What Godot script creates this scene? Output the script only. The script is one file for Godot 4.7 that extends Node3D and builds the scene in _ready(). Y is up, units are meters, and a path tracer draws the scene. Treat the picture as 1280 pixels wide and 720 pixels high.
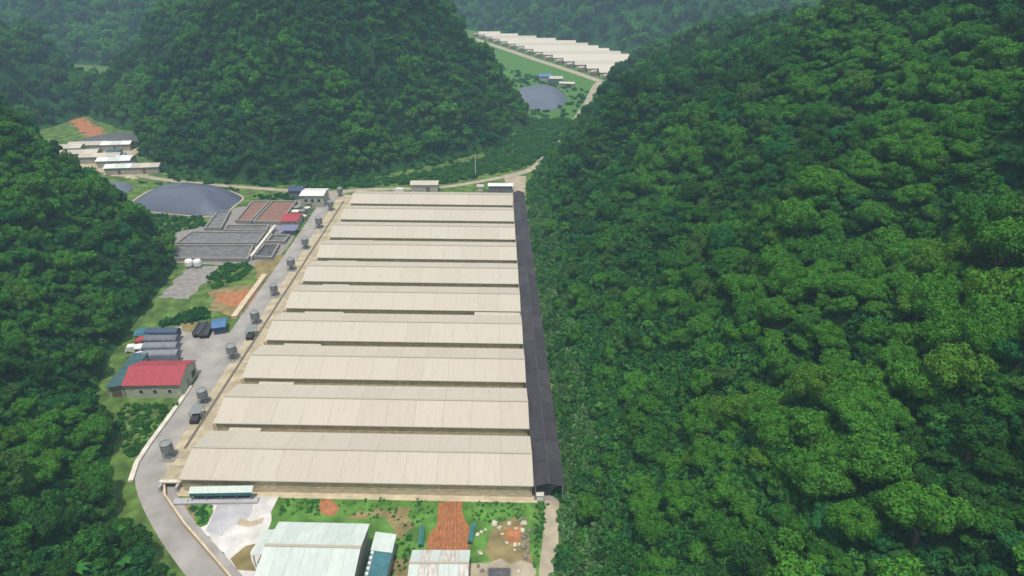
extends Node3D
# A pig farm in a karst valley seen from the air. Metres; camera at 90 m over the valley floor, looking along -z.

const EYE := Vector3(0, 90, 0)
const FOCAL := 853.0
var pitch := atan(436.0 / 853.0)
var rng := RandomNumberGenerator.new()
var noise_a := FastNoiseLite.new()
var noise_b := FastNoiseLite.new()
var used := {}
var M := {}

func _ready() -> void:
	# ---------- camera, sky, sun, exposure, haze ----------
	var cam := Camera3D.new()
	cam.name = "camera"
	cam.position = EYE
	cam.rotation.x = -pitch
	cam.fov = rad_to_deg(2.0 * atan(360.0 / FOCAL))
	cam.near = 1.0
	cam.far = 3000.0
	add_child(cam)
	var env := Environment.new()
	env.background_mode = Environment.BG_SKY
	var sky_m := ProceduralSkyMaterial.new()
	sky_m.sky_top_color = Color(0.79, 0.82, 0.86)
	sky_m.sky_horizon_color = Color(0.92, 0.92, 0.92)
	sky_m.sky_curve = 0.16
	sky_m.ground_bottom_color = Color(0.18, 0.24, 0.16)
	sky_m.ground_horizon_color = Color(0.55, 0.62, 0.6)
	sky_m.sun_angle_max = 1.0
	var sky := Sky.new()
	sky.sky_material = sky_m
	env.sky = sky
	env.background_energy_multiplier = 1.25
	env.tonemap_mode = Environment.TONE_MAPPER_LINEAR
	env.tonemap_exposure = 1.12
	env.fog_enabled = true
	env.fog_density = 0.00036
	env.fog_light_color = Color(0.72, 0.89, 1.0)
	env.sdfgi_enabled = true
	env.ssao_enabled = true
	env.ssil_enabled = true
	var we := WorldEnvironment.new()
	we.name = "world_environment"
	we.environment = env
	add_child(we)
	var sun := DirectionalLight3D.new()
	sun.name = "sun"
	sun.light_energy = 1.3
	sun.light_color = Color(1.0, 0.95, 0.87)
	sun.light_angular_distance = 2.5
	sun.shadow_enabled = true
	add_child(sun)
	sun.look_at_from_position(Vector3(-0.02, 1.0, 0.3), Vector3.ZERO, Vector3.RIGHT)

	rng.seed = 71
	noise_a.seed = 5
	noise_a.frequency = 0.014
	noise_a.fractal_octaves = 3
	noise_b.seed = 9
	noise_b.frequency = 0.03
	noise_b.fractal_octaves = 2
	make_materials()
	build_ground()
	build_hills()
	build_sheds()
	build_roads()
	build_front_yard()
	build_parking()
	build_basins()
	build_back_row()
	build_village()
	build_far_farm()
	build_forest()
	build_low_plants()

# ---------- small helpers ----------
func lin(r: float, g: float, b: float) -> Color:
	return Color(r, g, b).linear_to_srgb()

func ray(px: float, py: float) -> Vector3:
	var u := (px - 640.0) / FOCAL
	var v := (py - 360.0) / FOCAL
	return Vector3(u, -(sin(pitch) + v * cos(pitch)), -(cos(pitch) - v * sin(pitch)))

func at(px: float, py: float, h := 0.0) -> Vector3:   # where the photo's pixel meets the level h
	var d := ray(px, py)
	return EYE + d * ((h - EYE.y) / d.y)

func pts(a: Array, h := 0.0) -> Array:
	var r := []
	for i in range(0, a.size(), 2):
		r.append(at(a[i], a[i + 1], h))
	return r

func numbered(called: String) -> String:
	if not used.has(called):
		used[called] = 0
		return called
	used[called] += 1
	return "%s_%03d" % [called, used[called]]

func tag(o: Node, label: String, category: String, group := "", kind := "") -> void:
	o.set_meta("label", label)
	if category != "":
		o.set_meta("category", category)
	if group != "":
		o.set_meta("group", group)
	if kind != "":
		o.set_meta("kind", kind)

func thing(called: String, label: String, category: String, where := Vector3.ZERO, turn := 0.0, group := "") -> Node3D:
	var o := Node3D.new()
	o.name = numbered(called)
	add_child(o)
	o.position = where
	o.rotation.y = turn
	tag(o, label, category, group)
	return o

func part(called: String, mesh: Mesh, m: Material, parent: Node, where := Vector3.ZERO) -> MeshInstance3D:
	var o := MeshInstance3D.new()
	o.mesh = mesh
	if m:
		if mesh.get_surface_count() == 1:
			o.set_surface_override_material(0, m)
		else:
			o.material_override = m
	o.name = called
	o.position = where
	parent.add_child(o, true)
	return o

func structure(called: String, mesh: Mesh, m: Material, label := "") -> MeshInstance3D:
	var o := part(numbered(called), mesh, m, self)
	o.set_meta("kind", "structure")
	if label != "":
		o.set_meta("label", label)
	return o

class Shape:
	var v := PackedVector3Array()
	var n := PackedVector3Array()
	var c := PackedColorArray()
	var ix := PackedInt32Array()
	var tint := Color.WHITE
	var tinted := false
	static var skew := Vector3.ZERO      # plan shear of what is being built: at its start, at its end, its length

	func face(p: Array, out: Vector3) -> void:      # flat polygon (fan); out = which side is outside
		var nn: Vector3 = (p[1] - p[0]).cross(p[2] - p[0])
		if nn.length_squared() < 1e-12 and p.size() > 3:
			nn = (p[2] - p[0]).cross(p[3] - p[0])
		nn = nn.normalized()
		var flip := nn.dot(out) < 0.0
		if flip:
			nn = -nn
		var b := v.size()
		for q in p:
			v.append(q)
			n.append(nn)
			c.append(tint)
		for i in range(1, p.size() - 1):
			if flip:
				ix.append_array([b, b + i, b + i + 1])
			else:
				ix.append_array([b, b + i + 1, b + i])

	func hexa(p: Array) -> void:                    # 8 corners: bottom 0-3 round, top 4-7 round
		var mid := Vector3.ZERO
		for q in p:
			mid += q / 8.0
		for f in [[0, 1, 2, 3], [4, 5, 6, 7], [0, 1, 5, 4], [1, 2, 6, 5], [2, 3, 7, 6], [3, 0, 4, 7]]:
			var a := [p[f[0]], p[f[1]], p[f[2]], p[f[3]]]
			face(a, (a[0] + a[1] + a[2] + a[3]) / 4.0 - mid)

	func box(a: Vector3, b: Vector3) -> void:       # two opposite corners
		hexa([Vector3(a.x, a.y, a.z), Vector3(b.x, a.y, a.z), Vector3(b.x, a.y, b.z), Vector3(a.x, a.y, b.z),
			Vector3(a.x, b.y, a.z), Vector3(b.x, b.y, a.z), Vector3(b.x, b.y, b.z), Vector3(a.x, b.y, b.z)])

	func slab(p: Array, thick: float) -> void:      # four corners of the upper side, thickness straight down
		var d := Vector3(0, -thick, 0)
		hexa([p[0] + d, p[1] + d, p[2] + d, p[3] + d, p[0], p[1], p[2], p[3]])

	func bar(a: Vector3, b: Vector3, wide: float, high: float) -> void:   # beam from a to b, a and b at its bottom
		var s := (b - a).cross(Vector3.UP).normalized() * wide * 0.5
		var u := Vector3(0, high, 0)
		hexa([a - s, a + s, b + s, b - s, a - s + u, a + s + u, b + s + u, b - s + u])

	func tube(a: Vector3, b: Vector3, ra: float, rb: float, sides := 10, caps := true) -> void:
		var ax := (b - a).normalized()
		var s := ax.cross(Vector3.RIGHT if absf(ax.x) < 0.9 else Vector3.UP).normalized()
		var t := ax.cross(s)
		var k := v.size()
		for i in sides + 1:
			var w := TAU * i / sides
			var o := s * cos(w) + t * sin(w)
			var nn := (o + ax * (ra - rb) / maxf((b - a).length(), 0.01)).normalized()
			v.append(a + o * ra); n.append(nn); c.append(tint)
			v.append(b + o * rb); n.append(nn); c.append(tint)
		for i in sides:
			var q := k + i * 2
			ix.append_array([q, q + 1, q + 2, q + 2, q + 1, q + 3])
		if caps:
			var lo := []
			var hi := []
			for i in sides:
				var w := TAU * i / sides
				var o := s * cos(w) + t * sin(w)
				lo.append(a + o * ra)
				hi.append(b + o * rb)
			if ra > 0.001:
				face(lo, -ax)
			if rb > 0.001:
				face(hi, ax)

	func mesh() -> ArrayMesh:
		var a := []
		a.resize(Mesh.ARRAY_MAX)
		if skew.z > 0.0:
			for i in v.size():
				v[i].x += v[i].z * lerpf(skew.x, skew.y, clampf(v[i].x / skew.z, 0.0, 1.0))
		a[Mesh.ARRAY_VERTEX] = v
		a[Mesh.ARRAY_NORMAL] = n
		if tinted:
			a[Mesh.ARRAY_COLOR] = c
		a[Mesh.ARRAY_INDEX] = ix
		var m := ArrayMesh.new()
		m.add_surface_from_arrays(Mesh.PRIMITIVE_TRIANGLES, a)
		return m

func box_mesh(a: Vector3, b: Vector3) -> ArrayMesh:
	var s := Shape.new()
	s.box(a, b)
	return s.mesh()

func slab_mesh(p: Array, thick: float) -> ArrayMesh:
	var s := Shape.new()
	s.slab(p, thick)
	return s.mesh()

func sheet_mesh(p: Array, y: float) -> ArrayMesh:   # flat polygon on the ground at the level y
	var flat := PackedVector2Array()
	for q in p:
		flat.append(Vector2(q.x, q.z))
	var tri := Geometry2D.triangulate_polygon(flat)
	var s := Shape.new()
	for i in range(0, tri.size(), 3):
		var f := []
		for k in 3:
			var q := flat[tri[i + k]]
			f.append(Vector3(q.x, y, q.y))
		s.face(f, Vector3.UP)
	return s.mesh()

func ragged(p: Array, amp: float) -> Array:      # the outline of worn ground: uneven along its edges
	var q := []
	for i in p.size():
		var a: Vector3 = p[i]
		var b: Vector3 = p[(i + 1) % p.size()]
		var n := clampi(int((b - a).length() / 1.6), 1, 40)
		var side := (b - a).cross(Vector3.UP).normalized()
		for k in n:
			var c := a.lerp(b, float(k) / n)
			q.append(c + side * noise_b.get_noise_2d(c.x * 9.0, c.z * 9.0) * amp)
	return q

func ribbon_mesh(line: Array, y: float) -> ArrayMesh:   # line: [x, z, width] centre points, smoothed
	var c := Curve3D.new()
	for i in line.size():
		var p := Vector3(line[i][0], line[i][2], line[i][1])
		var a: Array = line[maxi(i - 1, 0)]
		var b: Array = line[mini(i + 1, line.size() - 1)]
		var t := Vector3(b[0] - a[0], b[2] - a[2], b[1] - a[1]) / 6.0
		c.add_point(p, -t, t)
	c.bake_interval = 2.0
	var q := c.get_baked_points()
	var s := Shape.new()
	var last := []
	for i in q.size():
		var d := q[mini(i + 1, q.size() - 1)] - q[maxi(i - 1, 0)]
		var side := Vector3(-d.z, 0, d.x).normalized() * q[i].y * 0.5
		var p := Vector3(q[i].x, y, q[i].z)
		if last:
			s.face([last[0], last[1], p + side, p - side], Vector3.UP)
		last = [p - side, p + side]
	return s.mesh()

# ---------- materials ----------
func noise_tex(seed_: int, freq: float, lo: Color, hi: Color, octaves := 4, mid := 0.5, size := 512) -> NoiseTexture2D:
	var f := FastNoiseLite.new()
	f.seed = seed_
	f.frequency = freq
	f.fractal_octaves = octaves
	var t := NoiseTexture2D.new()
	t.width = size
	t.height = size
	t.seamless = true
	t.noise = f
	var g := Gradient.new()
	g.set_color(0, lo)
	g.set_color(1, hi)
	g.set_offset(0, mid - 0.35)
	g.set_offset(1, mid + 0.35)
	t.color_ramp = g
	return t

func mat(key: String, c: Color, rough := 0.85, spread := 0.0, scale := Vector3(0.1, 0.1, 0.1), freq := 0.02, spec := 0.3, metal := 0.0) -> StandardMaterial3D:
	var m := StandardMaterial3D.new()
	m.resource_name = key
	m.roughness = rough
	m.metallic = metal
	m.metallic_specular = spec
	m.albedo_color = c
	if spread > 0.0:
		m.albedo_color = Color.WHITE
		var a := c.srgb_to_linear() * (1.0 - spread)
		var b := c.srgb_to_linear() * (1.0 + spread)
		a.a = 1.0
		b.a = 1.0
		m.albedo_texture = noise_tex(key.hash() % 1000, freq * (0.45 if scale.x == scale.z else 1.0), a.linear_to_srgb(), b.clamp().linear_to_srgb(), 5)
		m.uv1_triplanar = true
		m.uv1_world_triplanar = true
		m.uv1_scale = scale
	M[key] = m
	return m

func make_materials() -> void:
	# roof sheets: cream painted steel with weather streaks that run down the slope, in a few batches
	var creams := [lin(0.395, 0.368, 0.322), lin(0.406, 0.378, 0.331), lin(0.384, 0.357, 0.312), lin(0.399, 0.374, 0.331)]
	for i in 4:
		var rm := mat("roof_cream_%d" % i, creams[i], 0.6, 0.045, Vector3(0.07, 0.02, 0.011), 0.03)
		var ramp := Gradient.new()
		var base: Color = creams[i].srgb_to_linear()
		ramp.offsets = PackedFloat32Array([0.0, 0.14, 0.30, 0.55, 1.0])
		ramp.colors = PackedColorArray([lin(base.r * 0.8, base.g * 0.8, base.b * 0.8), lin(base.r * 0.9, base.g * 0.9, base.b * 0.9), lin(base.r * 0.97, base.g * 0.97, base.b * 0.97), lin(base.r, base.g, base.b), lin(base.r * 1.04, base.g * 1.03, base.b * 1.02)])
		(rm.albedo_texture as NoiseTexture2D).color_ramp = ramp
	mat("ridge", lin(0.328, 0.303, 0.254), 0.7)
	mat("curtain", lin(0.44, 0.385, 0.25), 0.9, 0.25, Vector3(0.1, 0.3, 0.1))
	mat("plinth", lin(0.426, 0.377, 0.279), 0.9, 0.18, Vector3(0.08, 0.2, 0.08))
	mat("walkway", lin(0.036, 0.035, 0.042), 0.75, 0.2, Vector3(0.06, 0.02, 0.02))
	mat("walkway_b", lin(0.046, 0.045, 0.052), 0.75, 0.2, Vector3(0.06, 0.02, 0.02))
	mat("steel", lin(0.205, 0.213, 0.221), 0.5)
	mat("dark_steel", lin(0.041, 0.041, 0.045), 0.6)
	mat("galvanised", lin(0.164, 0.184, 0.197), 0.5, 0.15, Vector3(0.3, 0.15, 0.3), 0.03, 0.5)
	mat("galvanised_cap", lin(0.197, 0.217, 0.226), 0.5)
	mat("concrete_road", lin(0.265, 0.256, 0.252), 0.9, 0.16, Vector3(0.03, 0.03, 0.03), 0.02)
	mat("concrete_pale", lin(0.47, 0.465, 0.465), 0.9, 0.165, Vector3(0.035, 0.035, 0.035), 0.03)
	mat("concrete_blue", lin(0.344, 0.353, 0.385), 0.9, 0.11249999999999999, Vector3(0.035, 0.035, 0.035), 0.03)
	mat("apron", lin(0.344, 0.303, 0.221), 0.95, 0.22499999999999998, Vector3(0.035, 0.035, 0.035), 0.03)
	mat("kerb", lin(0.492, 0.476, 0.426), 0.9, 0.15, Vector3(0.1, 0.1, 0.1))
	mat("cream_wall", lin(0.451, 0.385, 0.279), 0.9, 0.15, Vector3(0.1, 0.1, 0.1))
	mat("path", lin(0.295, 0.262, 0.205), 0.95, 0.1875, Vector3(0.035, 0.035, 0.035), 0.03)
	mat("earth_red", lin(0.30, 0.135, 0.065), 0.95, 0.25, Vector3(0.08, 0.08, 0.08), 0.03)
	mat("earth_field", lin(0.27, 0.115, 0.05), 0.95, 0.25, Vector3(0.2, 0.2, 0.2), 0.03)
	mat("earth_brown", lin(0.185, 0.155, 0.075), 0.95, 0.26249999999999996, Vector3(0.035, 0.035, 0.035), 0.03)
	mat("grass_ground", lin(0.075, 0.135, 0.032), 0.95, 0.45, Vector3(0.03, 0.03, 0.03), 0.03)
	mat("grass_bright", lin(0.058, 0.145, 0.028), 0.95, 0.4, Vector3(0.06, 0.06, 0.06), 0.03)
	mat("garden", lin(0.075, 0.175, 0.035), 0.95, 0.375, Vector3(0.035, 0.035, 0.035), 0.03)
	mat("hill_ground", lin(0.022, 0.068, 0.018), 0.95, 0.45, Vector3(0.025, 0.025, 0.025), 0.03, 0.0)
	mat("drain", lin(0.11, 0.105, 0.095), 0.9)  # dark tone of the painted shadow line beside the silos
	mat("pvc", lin(0.615, 0.623, 0.623), 0.6)
	mat("white_roof", lin(0.43, 0.495, 0.48), 0.6, 0.08, Vector3(0.06, 0.06, 0.02), 0.03)
	mat("white_roof_b", lin(0.40, 0.465, 0.455), 0.6, 0.08, Vector3(0.06, 0.06, 0.02), 0.03)
	mat("old_roof", lin(0.426, 0.418, 0.402), 0.7, 0.35, Vector3(0.12, 0.03, 0.03), 0.03)
	mat("teal_roof", lin(0.045, 0.139, 0.164), 0.6, 0.2, Vector3(0.06, 0.06, 0.06), 0.03)
	mat("slate_roof", lin(0.045, 0.098, 0.111), 0.65, 0.2, Vector3(0.06, 0.06, 0.06), 0.03)
	mat("red_roof", lin(0.285, 0.052, 0.068), 0.6, 0.12, Vector3(0.1, 0.03, 0.03), 0.03)
	mat("red_roof_b", lin(0.26, 0.05, 0.065), 0.6, 0.12, Vector3(0.1, 0.03, 0.03), 0.03)
	mat("house_wall", lin(0.344, 0.369, 0.295), 0.9, 0.12, Vector3(0.1, 0.1, 0.1))
	mat("grey_wall", lin(0.328, 0.316, 0.287), 0.9, 0.15, Vector3(0.1, 0.1, 0.1))
	mat("window", lin(0.033, 0.041, 0.049), 0.2, 0.0, Vector3.ONE, 0.02, 0.5)
	mat("door_paint", lin(0.12, 0.10, 0.085), 0.8)  # brown of the doors; also the painted shade on the annex front
	mat("membrane", lin(0.075, 0.092, 0.135), 0.42, 0.12, Vector3(0.012, 0.012, 0.012), 0.03, 0.45)
	mat("liner", lin(0.074, 0.078, 0.090), 0.6, 0.25, Vector3(0.06, 0.06, 0.06), 0.03, 0.4)
	mat("sludge_grey", lin(0.119, 0.119, 0.123), 0.5, 0.25, Vector3(0.06, 0.06, 0.06), 0.03, 0.4)
	mat("sludge_blue", lin(0.135, 0.139, 0.152), 0.5, 0.25, Vector3(0.06, 0.06, 0.06), 0.03, 0.4)
	mat("sludge_red", lin(0.193, 0.111, 0.090), 0.6, 0.25, Vector3(0.08, 0.08, 0.08), 0.03, 0.4)
	mat("basin_wall", lin(0.205, 0.201, 0.197), 0.9, 0.2, Vector3(0.1, 0.1, 0.1))
	mat("tarp_dark", lin(0.12, 0.135, 0.165), 0.6, 0.15, Vector3(0.1, 0.1, 0.1))
	mat("tarp_grey", lin(0.164, 0.180, 0.221), 0.55, 0.15, Vector3(0.1, 0.1, 0.1))
	mat("tarp_navy", lin(0.05, 0.075, 0.13), 0.55)
	mat("paint_white", lin(0.590, 0.599, 0.607), 0.35, 0.0, Vector3.ONE, 0.02, 0.5)
	mat("paint_red", lin(0.312, 0.041, 0.041), 0.35, 0.0, Vector3.ONE, 0.02, 0.5)
	mat("paint_blue", lin(0.049, 0.131, 0.287), 0.4, 0.0, Vector3.ONE, 0.02, 0.5)
	mat("blue_sheet", lin(0.139, 0.156, 0.262), 0.7)
	mat("tyre", lin(0.02, 0.02, 0.02), 0.9)
	mat("teal_cloth", lin(0.049, 0.164, 0.156), 0.8)
	mat("stone_white", lin(0.476, 0.443, 0.369), 0.9, 0.2, Vector3(0.4, 0.4, 0.4))
	mat("stone_grey", lin(0.180, 0.172, 0.156), 0.9, 0.3, Vector3(0.4, 0.4, 0.4))
	mat("wood", lin(0.131, 0.090, 0.053), 0.9, 0.3, Vector3(0.3, 0.3, 0.3))
	mat("bark", lin(0.065, 0.055, 0.042), 0.95)
	mat("far_roof", lin(0.43, 0.405, 0.355), 0.7)
	mat("far_roof_b", lin(0.37, 0.35, 0.31), 0.7)
	mat("far_wall", lin(0.180, 0.139, 0.098), 0.9)

# ---------- terrain ----------
func along(tab: Array, d: float) -> float:      # piecewise linear table of [d, value]
	if d <= tab[0][0]:
		return tab[0][1]
	for i in range(1, tab.size()):
		if d <= tab[i][0]:
			return lerpf(tab[i - 1][1], tab[i][1], (d - tab[i - 1][0]) / (tab[i][0] - tab[i - 1][0]))
	return tab[-1][1]

func soft_min(a: float, b: float, k: float) -> float:
	var h := clampf(0.5 + 0.5 * (b - a) / k, 0.0, 1.0)
	return lerpf(b, a, h) - k * h * (1.0 - h)

var foot_r := [[0, 8], [75, 10], [97, 12], [128, 11.5], [211, 10], [265, 9], [300, 16], [330, 24], [382, 40], [440, 52], [489, 66], [525, 84], [555, 104], [620, 150], [800, 260]]
var cap_r := [[0, 135], [100, 120], [150, 98], [200, 76], [250, 61], [300, 53], [350, 47], [400, 41], [450, 33], [500, 24], [560, 13], [640, 8]]
var foot_l := [[0, 20], [60, 43], [75, 55], [88, 69], [97, 76], [112, 81], [122, 92], [138, 97], [155, 99], [171, 101], [192, 104], [205, 111], [216, 125], [228, 147], [245, 185], [270, 260], [300, 400], [330, 900]]
var foot_back := [[-900, 700], [-300, 560], [-200, 640], [-60, 820], [0, 760], [60, 690], [110, 625], [160, 585], [260, 540], [500, 520]]

func hill_r(x: float, d: float) -> float:
	var s := x - along(foot_r, d)
	if s < -6.0:
		return -3.0
	var w := noise_a.get_noise_2d(x, d) * 9.0 + noise_b.get_noise_2d(x * 0.8, d) * 4.0
	w += noise_b.get_noise_2d(d * 1.1 + s * 0.25, 40.0 + s * 0.12) * 7.0
	return soft_min(s * 0.78, along(cap_r, d) + (x - 120.0) * 0.1, 22.0) + w * clampf(s / 25.0, 0.0, 1.0)

func hill_l(x: float, d: float) -> float:
	var s := -x - along(foot_l, d)
	if s < -6.0:
		return -3.0
	var k := lerpf(0.75, 1.05, clampf((d - 100.0) / 60.0, 0.0, 1.0))
	return soft_min(s * k, 62.0, 20.0) + noise_a.get_noise_2d(x + 300.0, d) * 6.0 * clampf(s / 20.0, 0.0, 1.0)

func cone(x: float, d: float, cx: float, cd: float, ax_l: float, ax_r: float, ad: float, peak: float) -> float:
	var ux := (x - cx) / (ax_l if x < cx else ax_r)
	var ud := (d - cd) / ad
	var q := sqrt(ux * ux + ud * ud)
	if q > 1.15:
		return -3.0
	var w := noise_a.get_noise_2d(x * 1.1 + 90.0, d * 1.1)
	w += noise_b.get_noise_2d(x * 1.3, d * 1.3 + 33.0) * 0.5
	q += w * 0.2 * clampf((1.1 - q) * 3.0, 0.0, 1.0)
	return peak * (1.0 - q) - maxf(0.0, 0.12 - q) * peak * 0.6

func hill_back(x: float, d: float) -> float:
	var s := d - along(foot_back, x)
	if s < -8.0:
		return -3.0
	return soft_min(s * 0.62, 130.0, 40.0) + noise_a.get_noise_2d(x * 0.6, d * 0.6 + 500.0) * 26.0 * clampf(s / 60.0, 0.0, 1.0)

func which_hill(x: float, d: float) -> Array:     # [height, number of the hill]
	var hs := [hill_r(x, d), hill_l(x, d), maxf(cone(x, d, -105, 385, 86, 112, 116, 140), cone(x, d, -172, 455, 88, 110, 100, 82)), cone(x, d, -335, 390, 110, 90, 95, 105), hill_back(x, d)]
	var best := 0
	for i in 5:
		if hs[i] > hs[best]:
			best = i
	return [hs[best], best]

# cached heights on a grid
const GX0 := -640.0
const GD0 := 20.0
const STEP := 4.0
const GW := 286
const GH := 236
var heights := PackedFloat32Array()
var owner_of := PackedByteArray()

func height(x: float, d: float) -> float:
	var fx := clampf((x - GX0) / STEP, 0.0, GW - 1.01)
	var fd := clampf((d - GD0) / STEP, 0.0, GH - 1.01)
	var i := int(fx)
	var j := int(fd)
	var u := fx - i
	var w := fd - j
	var k := j * GW + i
	return lerpf(lerpf(heights[k], heights[k + 1], u), lerpf(heights[k + GW], heights[k + GW + 1], u), w)

func hill_at(x: float, d: float) -> int:
	var i := clampi(int((x - GX0) / STEP + 0.5), 0, GW - 1)
	var j := clampi(int((d - GD0) / STEP + 0.5), 0, GH - 1)
	return owner_of[j * GW + i]

func build_ground() -> void:
	var s := Shape.new()
	s.face([Vector3(-1500, 0, 300), Vector3(1500, 0, 300), Vector3(1500, 0, -2200), Vector3(-1500, 0, -2200)], Vector3.UP)
	structure("ground", s.mesh(), M.grass_ground)

func build_hills() -> void:
	heights.resize(GW * GH)
	owner_of.resize(GW * GH)
	for j in GH:
		for i in GW:
			var r := which_hill(GX0 + i * STEP, GD0 + j * STEP)
			heights[j * GW + i] = r[0]
			owner_of[j * GW + i] = r[1]
	var v := PackedVector3Array()
	var n := PackedVector3Array()
	var ix := PackedInt32Array()
	for j in GH:
		for i in GW:
			var k := j * GW + i
			v.append(Vector3(GX0 + i * STEP, heights[k], -(GD0 + j * STEP)))
			var hx := heights[j * GW + mini(i + 1, GW - 1)] - heights[j * GW + maxi(i - 1, 0)]
			var hd := heights[mini(j + 1, GH - 1) * GW + i] - heights[maxi(j - 1, 0) * GW + i]
			n.append(Vector3(-hx, 2.0 * STEP, hd).normalized())
	for j in GH - 1:
		for i in GW - 1:
			var k := j * GW + i
			if maxf(maxf(heights[k], heights[k + 1]), maxf(heights[k + GW], heights[k + GW + 1])) > -2.9:
				ix.append_array([k, k + GW, k + 1, k + 1, k + GW, k + GW + 1])
	var a := []
	a.resize(Mesh.ARRAY_MAX)
	a[Mesh.ARRAY_VERTEX] = v
	a[Mesh.ARRAY_NORMAL] = n
	a[Mesh.ARRAY_INDEX] = ix
	var m := ArrayMesh.new()
	m.add_surface_from_arrays(Mesh.PRIMITIVE_TRIANGLES, a)
	structure("hills", m, M.hill_ground)

# ---------- the ten sheds, silos and the covered walkway ----------
func gable_shed(o: Node3D, w: float, depth: float, eave: float, rise: float, sheets: int, roof_keys: Array, over := 0.5) -> void:
	# local axes: x along the ridge 0..w, z 0 (front eave) .. -depth
	var mid := -depth * 0.5
	var ends := [-over, w + over]
	var step := (w + over * 2.0) / sheets
	for k in sheets:
		var a: float = ends[0] + k * step + 0.012
		var b: float = a + step - 0.024
		var lift := rng.randf_range(0.0, 0.012)
		var f := [Vector3(a, eave + lift, over), Vector3(b, eave + lift, over), Vector3(b, eave + rise + lift, mid), Vector3(a, eave + rise + lift, mid)]
		part("roof_sheet", slab_mesh(f, 0.07), M[roof_keys[rng.randi() % roof_keys.size()]], o)
		f = [Vector3(a, eave + lift, -depth - over), Vector3(b, eave + lift, -depth - over), Vector3(b, eave + rise + lift, mid), Vector3(a, eave + rise + lift, mid)]
		part("roof_sheet", slab_mesh(f, 0.07), M[roof_keys[rng.randi() % roof_keys.size()]], o)

func gable_ends(o: Node3D, w: float, depth: float, eave: float, rise: float, m: Material) -> void:
	for x in [[0.0, 0.2], [w - 0.2, w]]:
		var s := Shape.new()
		var t := eave - 0.12
		var p0 := [Vector3(x[0], 0, 0), Vector3(x[0], t, 0), Vector3(x[0], t + rise, -depth * 0.5), Vector3(x[0], t, -depth), Vector3(x[0], 0, -depth)]
		var p1 := []
		for q in p0:
			p1.append(Vector3(x[1], q.y, q.z))
		s.face(p0, Vector3.LEFT)
		s.face(p1, Vector3.RIGHT)
		for i in 5:
			var j := (i + 1) % 5
			s.face([p0[i], p0[j], p1[j], p1[i]], (p0[i] + p0[j]) * 0.5 - Vector3(x[0], eave * 0.6, -depth * 0.5))
		part("end_wall", s.mesh(), m, o)

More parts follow.
